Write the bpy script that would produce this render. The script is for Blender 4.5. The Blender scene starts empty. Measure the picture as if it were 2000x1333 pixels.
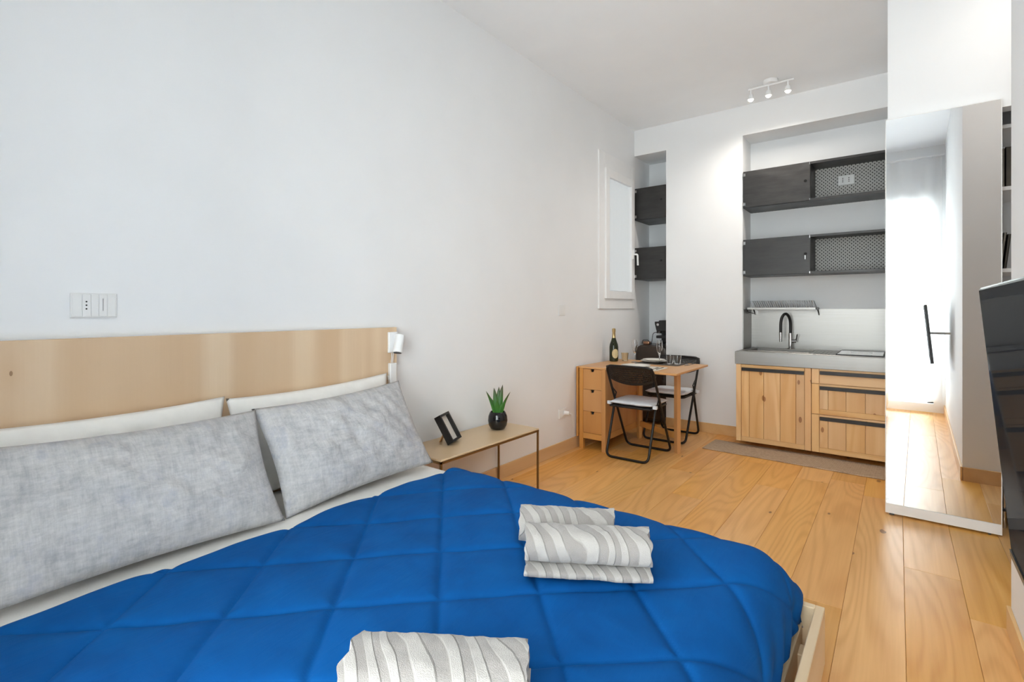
import bpy, bmesh, math, random
from mathutils import Vector, Matrix, noise as mnoise

random.seed(7)
scene = bpy.context.scene
COL = scene.collection
PI = math.pi

# ------------------------------------------------------------------ camera
CAM = Vector((2.32, 0.0, 1.25))
cd = bpy.data.cameras.new('camera')
cam = bpy.data.objects.new('camera', cd)
COL.objects.link(cam)
cam.location = CAM
cam.rotation_euler = (math.radians(90), 0, math.radians(37.75))
cd.sensor_width = 36.0
cd.lens = 974.0 / 2000.0 * 36.0
cd.shift_y = (605.0 - 666.5) / 2000.0
cd.clip_start = 0.02
scene.camera = cam

# ------------------------------------------------------------------ world, light, exposure
world = bpy.data.worlds.new('World')
scene.world = world
world.use_nodes = True
wbg = world.node_tree.nodes['Background']
wbg.inputs['Color'].default_value = (0.88, 0.94, 1.0, 1)
wbg.inputs['Strength'].default_value = 2.6


def area_light(name, loc, rot, sx, sy, energy, color):
    l = bpy.data.lights.new(name, 'AREA')
    l.shape = 'RECTANGLE'
    l.size, l.size_y = sx, sy
    l.energy = energy
    l.color = color
    o = bpy.data.objects.new(name, l)
    COL.objects.link(o)
    o.location = loc
    o.rotation_euler = rot
    return o


# daylight coming in through the tall window behind the camera
area_light('window_daylight', (1.81, -0.47, 1.34), (math.radians(-90), 0, PI), 1.48, 2.46, 350, (0.945, 0.98, 1.0))

vs = scene.view_settings
vs.view_transform = 'Standard'
vs.look = 'None'
vs.gamma = 1.0
vs.use_curve_mapping = False
vs.exposure = 0.0
cy = scene.cycles
cy.max_bounces = 10
cy.diffuse_bounces = 6
cy.glossy_bounces = 6
cy.transmission_bounces = 8
cy.transparent_max_bounces = 16
cy.use_denoising = True
cy.sample_clamp_indirect = 8.0
cy.caustics_reflective = False
cy.caustics_refractive = False


# ------------------------------------------------------------------ mesh helpers
class MB:
    """collects shapes, then links them as one mesh object"""

    def __init__(self):
        self.v, self.f = [], []

    def add(self, vs_, fs_):
        b = len(self.v)
        self.v += [Vector(p) for p in vs_]
        self.f += [tuple(b + i for i in q) for q in fs_]
        return self

    def box(self, x0, x1, y0, y1, z0, z1):
        x0, x1 = min(x0, x1), max(x0, x1)
        y0, y1 = min(y0, y1), max(y0, y1)
        z0, z1 = min(z0, z1), max(z0, z1)
        return self.add([(x0, y0, z0), (x1, y0, z0), (x1, y1, z0), (x0, y1, z0),
                         (x0, y0, z1), (x1, y0, z1), (x1, y1, z1), (x0, y1, z1)],
                        [(0, 3, 2, 1), (4, 5, 6, 7), (0, 1, 5, 4), (1, 2, 6, 5), (2, 3, 7, 6), (3, 0, 4, 7)])

    def obox(self, c, ax, ay, az, hx, hy, hz):
        c, ax, ay, az = Vector(c), Vector(ax), Vector(ay), Vector(az)
        pts = []
        for sz in (-1, 1):
            for sx, sy in ((-1, -1), (1, -1), (1, 1), (-1, 1)):
                pts.append(c + ax * hx * sx + ay * hy * sy + az * hz * sz)
        return self.add(pts, [(0, 3, 2, 1), (4, 5, 6, 7), (0, 1, 5, 4), (1, 2, 6, 5), (2, 3, 7, 6), (3, 0, 4, 7)])

    def tube(self, pts, r, n=10, closed=False, cap=True):
        pts = [Vector(p) for p in pts]
        m = len(pts)
        rs = r if isinstance(r, (list, tuple)) else [r] * m
        tang = []
        for i in range(m):
            if closed:
                t = pts[(i + 1) % m] - pts[i - 1]
            else:
                t = pts[min(i + 1, m - 1)] - pts[max(i - 1, 0)]
            tang.append(t.normalized())
        up = Vector((0, 0, 1))
        if abs(tang[0].dot(up)) > 0.95:
            up = Vector((0, 1, 0))
        nrm = (up - tang[0] * up.dot(tang[0])).normalized()
        b = len(self.v)
        for i in range(m):
            nrm = (nrm - tang[i] * nrm.dot(tang[i]))
            nrm = nrm.normalized() if nrm.length > 1e-6 else tang[i].orthogonal().normalized()
            bi = tang[i].cross(nrm)
            for k in range(n):
                a = 2 * PI * k / n
                self.v.append(pts[i] + (nrm * math.cos(a) + bi * math.sin(a)) * rs[i])
        segs = m if closed else m - 1
        for i in range(segs):
            j = (i + 1) % m
            for k in range(n):
                l = (k + 1) % n
                self.f.append((b + i * n + k, b + i * n + l, b + j * n + l, b + j * n + k))
        if cap and not closed:
            self.f.append(tuple(b + k for k in reversed(range(n))))
            self.f.append(tuple(b + (m - 1) * n + k for k in range(n)))
        return self

    def cyl(self, p0, p1, r, n=16, r1=None):
        return self.tube([p0, p1], [r, r if r1 is None else r1], n)

    def lathe(self, prof, c=(0, 0, 0), n=24, caps=True):
        c = Vector(c)
        b = len(self.v)
        for r, z in prof:
            for k in range(n):
                a = 2 * PI * k / n
                self.v.append(c + Vector((r * math.cos(a), r * math.sin(a), z)))
        for i in range(len(prof) - 1):
            for k in range(n):
                l = (k + 1) % n
                self.f.append((b + i * n + k, b + i * n + l, b + (i + 1) * n + l, b + (i + 1) * n + k))
        if caps:
            if prof[0][0] > 1e-5:
                self.f.append(tuple(b + k for k in reversed(range(n))))
            if prof[-1][0] > 1e-5:
                self.f.append(tuple(b + (len(prof) - 1) * n + k for k in range(n)))
        return self

    def prism(self, poly, fn, d0, d1):
        """poly: 2-D outline, fn(a, b, d) -> point; extruded from d0 to d1"""
        n = len(poly)
        b = len(self.v)
        for d in (d0, d1):
            for a_, b_ in poly:
                self.v.append(Vector(fn(a_, b_, d)))
        self.f.append(tuple(b + k for k in reversed(range(n))))
        self.f.append(tuple(b + n + k for k in range(n)))
        for k in range(n):
            l = (k + 1) % n
            self.f.append((b + k, b + l, b + n + l, b + n + k))
        return self

    def grid(self, nu, nv, fn):
        b = len(self.v)
        for i in range(nu + 1):
            for j in range(nv + 1):
                self.v.append(Vector(fn(i / nu, j / nv)))
        for i in range(nu):
            for j in range(nv):
                p = b + i * (nv + 1) + j
                self.f.append((p, p + nv + 1, p + nv + 2, p + 1))
        return self

    def xform(self, M):
        self.v = [M @ p for p in self.v]
        return self

    def build(self, name, mat, parent=None, smooth=False, bevel=0.0, seg=1, origin=None, local=False, angle=40):
        """world coordinates unless local=True; children are stored relative to the parent's root"""
        base = Vector((0, 0, 0))
        if parent is not None:
            p = parent
            while p is not None:
                base += p.location
                p = p.parent
        elif origin is None:
            xs = [p.x for p in self.v]; ys = [p.y for p in self.v]; zs = [p.z for p in self.v]
            origin = Vector(((min(xs) + max(xs)) / 2, (min(ys) + max(ys)) / 2, min(zs)))
        if parent is None:
            base = Vector(origin)
        if local:
            base = Vector((0, 0, 0))
        me = bpy.data.meshes.new(name)
        me.from_pydata([tuple(p - base) for p in self.v], [], self.f)
        bm = bmesh.new()
        bm.from_mesh(me)
        bmesh.ops.recalc_face_normals(bm, faces=bm.faces)
        if bevel > 0:
            ed = [e for e in bm.edges if len(e.link_faces) == 2 and e.calc_face_angle(0) > math.radians(35)]
            bmesh.ops.bevel(bm, geom=ed, offset=bevel, segments=seg, profile=0.5, affect='EDGES', clamp_overlap=True)
        if smooth:
            for f in bm.faces:
                f.smooth = True
            lim = math.radians(angle)
            for e in bm.edges:
                if len(e.link_faces) == 2 and e.calc_face_angle(0) > lim:
                    e.smooth = False
        bm.to_mesh(me)
        bm.free()
        o = bpy.data.objects.new(name, me)
        COL.objects.link(o)
        if mat:
            me.materials.append(mat)
        if parent is not None:
            o.parent = parent
        elif not local:
            o.location = base
        return o


def thing(name, label, cat, loc=(0, 0, 0), group=None):
    o = bpy.data.objects.new(name, None)
    COL.objects.link(o)
    o.empty_display_size = 0.05
    o.location = loc
    return tag(o, label, cat, group)


def tag(o, label, cat, group=None):
    o['label'] = label
    o['category'] = cat
    if group:
        o['group'] = group
    return o


def struct(o):
    o['kind'] = 'structure'
    return o


def copy_tree(o, parent=None):
    c = o.copy()
    COL.objects.link(c)
    c.parent = parent
    for ch in list(o.children):
        copy_tree(ch, c)
    return c


def rrect(x0, x1, y0, y1, r, n=5):
    pts = []
    for cx, cy_, a0 in ((x1 - r, y1 - r, 0), (x0 + r, y1 - r, 90), (x0 + r, y0 + r, 180), (x1 - r, y0 + r, 270)):
        for k in range(n + 1):
            a = math.radians(a0 + 90 * k / n)
            pts.append((cx + r * math.cos(a), cy_ + r * math.sin(a)))
    return pts


def fillet(pts, r, n=6):
    """rounds the corners of a polyline"""
    pts = [Vector(p) for p in pts]
    out = [pts[0]]
    for i in range(1, len(pts) - 1):
        a, b, c = pts[i - 1], pts[i], pts[i + 1]
        d1, d2 = (a - b).normalized(), (c - b).normalized()
        rr = min(r, (a - b).length * 0.49, (c - b).length * 0.49)
        p1, p2 = b + d1 * rr, b + d2 * rr
        for k in range(n + 1):
            t = k / n
            out.append(p1 * (1 - t) ** 2 + b * 2 * t * (1 - t) + p2 * t ** 2)
    out.append(pts[-1])
    return out


# ------------------------------------------------------------------ materials
def lin(c):
    return tuple(((x / 12.92) if x <= 0.04045 else ((x + 0.055) / 1.055) ** 2.4) for x in [q / 255.0 for q in c]) + (1.0,)


class NT:
    def __init__(self, name):
        self.m = bpy.data.materials.new(name)
        self.m.use_nodes = True
        self.t = self.m.node_tree
        self.t.nodes.clear()
        self.out = self.n('ShaderNodeOutputMaterial')

    def n(self, kind, **kw):
        nd = self.t.nodes.new(kind)
        for k, v in kw.items():
            setattr(nd, k, v)
        return nd

    def l(self, a, b):
        self.t.links.new(a, b)

    def bsdf(self, color=None, rough=0.5, metal=0.0, **kw):
        b = self.n('ShaderNodeBsdfPrincipled')
        if color is not None:
            b.inputs['Base Color'].default_value = color
        b.inputs['Roughness'].default_value = rough
        b.inputs['Metallic'].default_value = metal
        for k, v in kw.items():
            b.inputs[k].default_value = v
        self.l(b.outputs[0], self.out.inputs['Surface'])
        return b

    def math(self, op, a, b=None, c=None):
        nd = self.n('ShaderNodeMath', operation=op)
        for i, q in enumerate((a, b, c)):
            if q is None:
                continue
            if isinstance(q, (int, float)):
                nd.inputs[i].default_value = q
            else:
                self.l(q, nd.inputs[i])
        return nd.outputs[0]

    def mix(self, fac, a, b, blend='MIX'):
        nd = self.n('ShaderNodeMix', data_type='RGBA', blend_type=blend)
        for s, q in ((nd.inputs[0], fac), (nd.inputs[6], a), (nd.inputs[7], b)):
            if isinstance(q, (int, float)):
                s.default_value = q
            elif isinstance(q, tuple):
                s.default_value = q
            else:
                self.l(q, s)
        return nd.outputs[2]

    def ramp(self, fac, stops):
        nd = self.n('ShaderNodeValToRGB')
        e = nd.color_ramp.elements
        while len(e) < len(stops):
            e.new(0.5)
        for el, (p, c) in zip(e, stops):
            el.position = p
            el.color = c if len(c) == 4 else tuple(c) + (1,)
        self.l(fac, nd.inputs[0])
        return nd.outputs[0]

    def coords(self, scale=(1, 1, 1), rand=False, kind='Object', rot=(0, 0, 0)):
        tc = self.n('ShaderNodeTexCoord')
        mp = self.n('ShaderNodeMapping')
        mp.inputs['Scale'].default_value = scale
        mp.inputs['Rotation'].default_value = rot
        self.l(tc.outputs[kind], mp.inputs['Vector'])
        if rand:
            oi = self.n('ShaderNodeObjectInfo')
            k = self.math('MULTIPLY', oi.outputs['Random'], 37.0)
            cb = self.n('ShaderNodeCombineXYZ')
            for i in range(3):
                self.l(k, cb.inputs[i])
            self.l(cb.outputs[0], mp.inputs['Location'])
        return mp.outputs[0]

    def noise(self, vec, scale=5, detail=4, rough=0.5, dist=0.0):
        nd = self.n('ShaderNodeTexNoise')
        nd.inputs['Scale'].default_value = scale
        nd.inputs['Detail'].default_value = detail
        nd.inputs['Roughness'].default_value = rough
        nd.inputs['Distortion'].default_value = dist
        if vec is not None:
            self.l(vec, nd.inputs['Vector'])
        return nd.outputs[0]

    def bump(self, b, height, strength=0.2, dist=0.01):
        nd = self.n('ShaderNodeBump')
        nd.inputs['Strength'].default_value = strength
        nd.inputs['Distance'].default_value = dist
        self.l(height, nd.inputs['Height'])
        self.l(nd.outputs[0], b.inputs['Normal'])


def plain(name, rgb, rough=0.5, metal=0.0, var=0.06, nscale=20, bump=0.0, **kw):
    t = NT(name)
    c = lin(rgb)
    b = t.bsdf(c, rough, metal, **kw)
    v = t.coords()
    f = t.noise(v, nscale, 3)
    d = tuple(x * (1 - var) for x in c[:3]) + (1,)
    e = tuple(min(1, x * (1 + var)) for x in c[:3]) + (1,)
    t.l(t.ramp(f, [(0.3, d), (0.7, e)]), b.inputs['Base Color'])
    if bump:
        t.bump(b, t.noise(v, nscale * 8, 3), bump, 0.004)
    return t.m


def wood(name, light, dark, axis='Y', rings=14.0, rough=0.42, fine=0.35, ringamt=0.55, rscale=1.0, knots=0.0,
         knotcol=(110, 66, 30), objvar=0.12, sat=0.06, bands=0.0, coat=0.0, lines=1.0, kplane='XZ', tint=False, krad=1.0):
    t = NT(name)
    L, D = lin(light), lin(dark)
    b = t.bsdf(L, rough)
    lo = {'X': (0.35, 3.2, 3.2), 'Y': (3.2, 0.35, 3.2), 'Z': (3.2, 3.2, 0.35)}[axis]
    lo = tuple(q * rscale for q in lo)
    hi = {'X': (3, 160, 160), 'Y': (90, 2.2, 90), 'Z': (120, 120, 2.5)}[axis]
    v = t.coords(lo, rand=True)
    vh = t.coords(hi, rand=True)
    nA = t.noise(v, 1.3, 1.5, 0.4, 0.25)
    w = t.math('SINE', t.math('MULTIPLY', nA, rings * 6.283))
    w = t.math('MULTIPLY_ADD', w, 0.5, 0.5)
    w = t.math('POWER', w, 2.2)
    nH = t.noise(vh, 1.0, 3, 0.6)
    nB = t.noise(v, 3.0, 3, 0.5)
    fac = t.math('ADD', t.math('MULTIPLY', w, ringamt * lines), t.math('MULTIPLY', nH, fine))
    fac = t.math('ADD', fac, t.math('MULTIPLY', t.math('SUBTRACT', nB, 0.5), 0.55))
    col = t.mix(t.math('MINIMUM', t.math('MAXIMUM', fac, 0.0), 1.0), L, D)
    if bands:
        sb = {'X': (0.02, 9, 9), 'Y': (9, 0.02, 9), 'Z': (9, 9, 0.02)}[axis]
        nb = t.noise(t.coords(sb, rand=True), 1.0, 1, 0.3)
        col = t.mix(t.math('MULTIPLY', t.ramp(nb, [(0.42, (0, 0, 0)), (0.6, (1, 1, 1))]), bands), col, D)
    if knots:
        ks = {'X': (2.6, 5.5, 5.5), 'Y': (5.5, 2.6, 5.5), 'Z': (5.5, 5.5, 2.6)}[axis]
        kr = {'XZ': (PI / 2, 0, 0), 'XY': (0, 0, 0), 'YZ': (0, PI / 2, 0)}[kplane]
        kv = t.coords(ks, rand=True, rot=kr)
        vo = t.n('ShaderNodeTexVoronoi', voronoi_dimensions='2D')
        vo.inputs['Scale'].default_value = 1.6
        t.l(kv, vo.inputs['Vector'])
        sep = t.n('ShaderNodeSeparateColor')
        t.l(vo.outputs['Color'], sep.inputs[0])
        gate = t.math('LESS_THAN', sep.outputs[0], knots)
        rad = t.math('MULTIPLY_ADD', sep.outputs[1], 0.09 * krad, 0.045 * krad)
        near = t.math('LESS_THAN', vo.outputs['Distance'], rad)
        halo = t.math('MULTIPLY', gate, t.math('SUBTRACT', 1.0, t.math('SMOOTH_MIN', t.math('DIVIDE', vo.outputs['Distance'], 0.33), 1.0, 0.1)))
        col = t.mix(t.math('MULTIPLY', halo, 0.45), col, D)
        col = t.mix(t.math('MULTIPLY', t.math('MULTIPLY', gate, near), 0.8), col, lin(knotcol))
    oi = t.n('ShaderNodeObjectInfo')
    hs = t.n('ShaderNodeHueSaturation')
    t.l(col, hs.inputs['Color'])
    t.l(t.math('MULTIPLY_ADD', oi.outputs['Random'], objvar * 2, 1 - objvar), hs.inputs['Value'])
    r2 = t.math('FRACT', t.math('MULTIPLY', oi.outputs['Random'], 7.31))
    t.l(t.math('MULTIPLY_ADD', r2, sat * 2, 1 - sat), hs.inputs['Saturation'])
    if tint:
        t.l(t.mix(1.0, hs.outputs[0], oi.outputs['Color'], 'MULTIPLY'), b.inputs['Base Color'])
    else:
        t.l(hs.outputs[0], b.inputs['Base Color'])
    t.bump(b, t.math('ADD', nH, t.math('MULTIPLY', w, 0.3)), 0.10, 0.002)
    if coat:
        b.inputs['Coat Weight'].default_value = coat
        b.inputs['Coat Roughness'].default_value = 0.2
    return t.m


def emit(name, rgb, strength):
    t = NT(name)
    e = t.n('ShaderNodeEmission')
    e.inputs[0].default_value = lin(rgb)
    e.inputs[1].default_value = strength
    t.l(e.outputs[0], t.out.inputs['Surface'])
    return t.m


def glass(name, rgb=(250, 250, 250), rough=0.0, ior=1.45):
    t = NT(name)
    c = t.coords()
    b = t.bsdf(lin(rgb), rough, 0.0, IOR=ior)
    b.inputs['Transmission Weight'].default_value = 1.0
    f = t.noise(c, 3, 2)
    t.l(t.ramp(f, [(0.0, lin(rgb)), (1.0, tuple(min(1, q * 1.03) for q in lin(rgb)[:3]) + (1,))]), b.inputs['Base Color'])
    return t.m


M = {}
M['wall'] = plain('white_wall_paint', (236, 237, 238), 0.75, var=0.012, nscale=3, bump=0.03)
M['ceil'] = plain('white_ceiling_paint', (244, 246, 248), 0.8, var=0.012, nscale=3, bump=0.03)
M['white'] = plain('white_lacquer', (238, 238, 238), 0.35, var=0.01)
M['whiteplastic'] = plain('white_plastic', (233, 233, 232), 0.3, var=0.01)
M['subfloor'] = plain('floor_joint_brown', (120, 84, 50), 0.8)
M['oak'] = wood('oak_floor', (240, 187, 120), (204, 141, 72), 'Y', rings=17, rough=0.36, fine=0.5, ringamt=0.30, objvar=0.08,
                sat=0.10, knots=0.04, knotcol=(118, 72, 36), kplane='XY', tint=True)
M['base'] = wood('oak_baseboard', (222, 184, 134), (200, 154, 100), 'Y', rings=5, fine=0.3, ringamt=0.2, objvar=0.03)
M['ply'] = wood('plywood_headboard', (226, 201, 170), (200, 166, 130), 'Z', rings=3.5, rough=0.5, fine=0.22, ringamt=0.18,
                objvar=0.0, sat=0.0, bands=0.55, knots=0.05, knotcol=(132, 96, 62), rscale=0.8, kplane='YZ', krad=0.45)
M['pine'] = wood('pine_kitchen', (240, 200, 146), (214, 158, 96), 'Z', rings=6, rough=0.45, fine=0.3, ringamt=0.34, objvar=0.06,
                 sat=0.08, knots=0.30, knotcol=(150, 88, 36), bands=0.35, rscale=1.3, krad=0.8)
M['pineH'] = wood('pine_kitchen_rail', (240, 200, 146), (214, 158, 96), 'X', rings=6, rough=0.45, fine=0.3, ringamt=0.34,
                  objvar=0.06, sat=0.08, knots=0.12, knotcol=(150, 88, 36), rscale=1.3)
M['birch'] = wood('birch_table', (206, 150, 88), (178, 116, 56), 'Z', rings=4, rough=0.4, fine=0.25, ringamt=0.22, objvar=0.04)
M['birchY'] = wood('birch_table_top', (214, 160, 98), (188, 128, 66), 'Y', rings=4, rough=0.38, fine=0.25, ringamt=0.2, objvar=0.03)
M['bedpine'] = wood('bed_frame_pine', (228, 205, 172), (200, 168, 126), 'Y', rings=4, rough=0.5, fine=0.3, ringamt=0.25, objvar=0.03)
M['tray'] = wood('pale_tray_lacquer', (206, 176, 136), (196, 162, 120), 'Y', rings=2, rough=0.35, fine=0.10, ringamt=0.08, objvar=0.0)
M['bronze'] = plain('brown_bronze_tube', (128, 98, 60), 0.35, 0.7)
M['black'] = plain('black_powder_coat', (26, 24, 23), 0.38, 0.2, var=0.15)
M['blackplastic'] = plain('black_plastic', (24, 22, 21), 0.45, var=0.15, nscale=60)
M['charcoal'] = plain('charcoal_handle', (52, 50, 50), 0.4, 0.6, var=0.1)
M['chrome'] = plain('chrome', (205, 205, 205), 0.12, 1.0, var=0.02)
M['brown'] = plain('dark_brown_enamel', (58, 46, 37), 0.32, var=0.08)
M['copper'] = plain('copper', (176, 130, 100), 0.3, 0.8)
M['ceramic'] = plain('black_glazed_ceramic', (22, 22, 24), 0.07, var=0.05)
M['soil'] = plain('dark_soil', (40, 32, 25), 0.9, var=0.4, nscale=80)
M['white_china'] = plain('white_china', (232, 228, 220), 0.15, var=0.01)
M['linen'] = plain('pale_linen', (222, 216, 206), 0.9, var=0.04, nscale=150, bump=0.1)
M['greylinen'] = plain('grey_placemat', (92, 86, 80), 0.9, var=0.15, nscale=150, bump=0.1)
M['steelcut'] = plain('cutlery_steel', (170, 160, 150), 0.2, 1.0)
M['gold'] = plain('gold_foil', (196, 170, 122), 0.3, 0.8, var=0.1)
M['cream'] = plain('cream_paper', (214, 196, 150), 0.7, var=0.08)
M['glass'] = glass('clear_glass')
M['amberglass'] = glass('pale_amber_glass', (248, 232, 206))
M['bottleglass'] = plain('dark_green_bottle', (38, 44, 20), 0.06, var=0.2, nscale=8)
M['sheet'] = plain('white_bed_sheet', (236, 233, 228), 0.9, var=0.02, nscale=30, bump=0.12)
M['cushion'] = plain('pale_blue_white_cushion', (226, 231, 236), 0.9, var=0.04, nscale=15, bump=0.15)
M['hole'] = plain('dark_hole', (14, 14, 14), 0.9)
M['rubber'] = plain('grey_rubber', (70, 70, 70), 0.7)
M['tvframe'] = plain('black_tv_frame', (16, 16, 17), 0.3)
M['spine_a'] = plain('tan_book_spine', (176, 164, 138), 0.6, var=0.1)
M['spine_b'] = plain('dark_book_spine', (70, 64, 54), 0.6, var=0.15)
M['spine_c'] = plain('grey_book_spine', (140, 136, 126), 0.6, var=0.1)
M['corridor_fill'] = emit('added_fill_diffuser', (255, 246, 236), 55.0)  # glow of the fill disc added in the corridor
M['bulb'] = emit('lit_bulb', (255, 246, 230), 28.0)


def mk_screen():
    t = NT('black_tv_screen')
    d = t.n('ShaderNodeBsdfDiffuse')
    d.inputs[0].default_value = (0.018, 0.018, 0.019, 1)
    g = t.n('ShaderNodeBsdfGlossy')
    t.l(t.ramp(t.noise(t.coords(), 30, 2), [(0, (0.02, 0.02, 0.02)), (1, (0.05, 0.05, 0.05))]), g.inputs['Roughness'])
    mx = t.n('ShaderNodeMixShader')
    mx.inputs[0].default_value = 0.07
    t.l(d.outputs[0], mx.inputs[1])
    t.l(g.outputs[0], mx.inputs[2])
    t.l(mx.outputs[0], t.out.inputs['Surface'])
    return t.m


def mk_mirror():
    t = NT('mirror_glass')
    b = t.bsdf((0.93, 0.94, 0.94, 1), 0.0, 1.0)
    v = t.coords()
    t.l(t.ramp(t.noise(v, 2, 1), [(0, (0.925, 0.935, 0.935)), (1, (0.94, 0.945, 0.945))]), b.inputs['Base Color'])
    return t.m


def mk_steel():
    t = NT('brushed_stainless_steel')
    b = t.bsdf(lin((150, 148, 145)), 0.5, 1.0)
    v = t.coords((1.2, 1.2, 220))
    f = t.noise(v, 2.0, 4, 0.6)
    t.l(t.ramp(f, [(0.2, (0.34, 0.34, 0.34)), (0.8, (0.38, 0.38, 0.38))]), b.inputs['Roughness'])
    t.l(t.ramp(f, [(0.2, lin((138, 135, 131))), (0.8, lin((154, 151, 148)))]), b.inputs['Base Color'])
    b.inputs['Anisotropic'].default_value = 0.55
    t.bump(b, f, 0.012, 0.0004)
    return t.m


def mk_darksteel():
    t = NT('blackened_raw_steel')
    b = t.bsdf(lin((72, 71, 70)), 0.4, 0.75)
    v = t.coords((1.5, 1.5, 5), rand=True)
    f = t.noise(v, 3, 5, 0.6, 0.1)
    g = t.noise(t.coords((2, 2, 60)), 2, 3)
    k = t.math('ADD', t.math('MULTIPLY', f, 0.7), t.math('MULTIPLY', g, 0.3))
    t.l(t.ramp(k, [(0.3, lin((58, 57, 57))), (0.7, lin((74, 73, 72)))]), b.inputs['Base Color'])
    t.l(t.ramp(k, [(0.3, (0.32, 0.32, 0.32)), (0.7, (0.52, 0.52, 0.52))]), b.inputs['Roughness'])
    return t.m


def mk_pattern():
    """small rosette print on the cabinet back: light rings on a dark ground"""
    t = NT('printed_rosette_panel')
    b = t.bsdf((0.5, 0.5, 0.5, 1), 0.6)
    v = t.coords((1, 1, 1))
    sp = t.n('ShaderNodeSeparateXYZ')
    t.l(v, sp.inputs[0])

    def rings(dx, dz):
        a = t.math('SUBTRACT', t.math('FRACT', t.math('ADD', t.math('MULTIPLY', sp.outputs[0], 32.0), dx)), 0.5)
        c = t.math('SUBTRACT', t.math('FRACT', t.math('ADD', t.math('MULTIPLY', sp.outputs[2], 32.0), dz)), 0.5)
        r = t.math('SQRT', t.math('ADD', t.math('MULTIPLY', a, a), t.math('MULTIPLY', c, c)))
        return t.math('LESS_THAN', t.math('ABSOLUTE', t.math('SUBTRACT', r, 0.32)), 0.13)
    k = t.math('MAXIMUM', rings(0, 0), rings(0.5, 0.5))
    t.l(t.mix(k, lin((70, 68, 66)), lin((196, 194, 190))), b.inputs['Base Color'])
    return t.m


def mk_duvet():
    t = NT('blue_microfibre_quilt')
    b = t.bsdf(lin((0, 86, 162)), 0.85)
    v = t.coords()
    f = t.noise(v, 6, 4, 0.6, 0.4)
    t.l(t.ramp(f, [(0.3, lin((0, 72, 136))), (0.7, lin((0, 84, 152)))]), b.inputs['Base Color'])
    b.inputs['Specular IOR Level'].default_value = 0.15
    w = t.noise(t.coords((1, 1, 1)), 420, 2)
    w2 = t.noise(t.coords((34, 7, 10), rot=(0, 0, 0.6)), 1.0, 3, 0.55, 0.8)
    t.bump(b, t.math('ADD', t.math('MULTIPLY', w, 0.12), w2), 0.30, 0.006)
    return t.m


def mk_pillow():
    t = NT('grey_mottled_pillowcase')
    b = t.bsdf((0.4, 0.4, 0.42, 1), 0.9)
    v = t.coords(rand=True)
    f1 = t.noise(t.coords((1, 60, 16), rand=True), 1, 5, 0.7)
    f2 = t.noise(t.coords((1, 14, 70), rand=True), 1, 5, 0.7)
    f = t.math('ADD', t.math('MULTIPLY', t.math('ADD', f1, f2), 0.33), t.math('MULTIPLY', t.noise(v, 9, 5, 0.65), 0.34))
    g = t.noise(v, 9, 5, 0.7)
    th = t.noise(t.coords((300, 30, 30)), 1, 2)
    th2 = t.noise(t.coords((30, 300, 30)), 1, 2)
    c = t.ramp(f, [(0.36, lin((158, 158, 161))), (0.5, lin((186, 185, 185))), (0.60, lin((202, 200, 199)))])
    c = t.mix(t.math('MULTIPLY', t.ramp(g, [(0.53, (0, 0, 0)), (0.64, (1, 1, 1))]), 0.42), c, lin((146, 150, 166)))
    s = t.math('MULTIPLY_ADD', t.math('ADD', th, th2), 0.22, 0.78)
    hs = t.n('ShaderNodeHueSaturation')
    t.l(c, hs.inputs['Color'])
    t.l(s, hs.inputs['Value'])
    t.l(hs.outputs[0], b.inputs['Base Color'])
    wr = t.noise(t.coords((5, 9, 9), rand=True), 1.0, 3, 0.5, 1.2)
    t.bump(b, t.math('ADD', t.math('MULTIPLY', th, 0.1), wr), 0.5, 0.02)
    return t.m


def mk_towel():
    t = NT('grey_zebra_terry')
    b = t.bsdf((0.5, 0.48, 0.46, 1), 0.95)
    v = t.coords((2.6, 1.5, 1.5), rand=True)
    n = t.noise(v, 1.4, 1, 0.3, 0.8)
    sp = t.n('ShaderNodeSeparateXYZ')
    t.l(v, sp.inputs[0])
    w = t.math('SINE', t.math('ADD', t.math('MULTIPLY', n, 22.0), t.math('ADD', t.math('MULTIPLY', sp.outputs[0], 46.0), t.math('MULTIPLY', sp.outputs[1], 38.0))))
    w = t.math('MULTIPLY_ADD', w, 0.5, 0.5)
    k = t.ramp(w, [(0.42, (0, 0, 0)), (0.62, (1, 1, 1))])
    fz = t.noise(t.coords(), 500, 2)
    c = t.mix(k, lin((148, 142, 138)), lin((174, 169, 164)))
    c = t.mix(t.math('MULTIPLY', fz, 0.25), c, lin((150, 144, 138)))
    t.l(c, b.inputs['Base Color'])
    b.inputs['Sheen Weight'].default_value = 0.3
    t.bump(b, t.math('ADD', t.math('MULTIPLY', k, 1.0), t.math('MULTIPLY', fz, 0.5)), 0.6, 0.006)
    return t.m


def mk_rug():
    t = NT('woven_taupe_rug')
    b = t.bsdf(lin((160, 128, 102)), 0.95)
    v = t.coords((1, 1, 1))
    sp = t.n('ShaderNodeSeparateXYZ')
    t.l(v, sp.inputs[0])
    a = t.math('SINE', t.math('MULTIPLY', t.math('ADD', sp.outputs[0], sp.outputs[1]), 420))
    c = t.math('SINE', t.math('MULTIPLY', t.math('SUBTRACT', sp.outputs[0], sp.outputs[1]), 420))
    w = t.math('MULTIPLY_ADD', t.math('MULTIPLY', a, c), 0.5, 0.5)
    n = t.noise(v, 60, 4)
    k = t.math('ADD', t.math('MULTIPLY', w, 0.6), t.math('MULTIPLY', n, 0.4))
    t.l(t.ramp(k, [(0.25, lin((140, 116, 94))), (0.75, lin((218, 194, 166)))]), b.inputs['Base Color'])
    t.bump(b, w, 0.5, 0.004)
    return t.m


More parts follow.
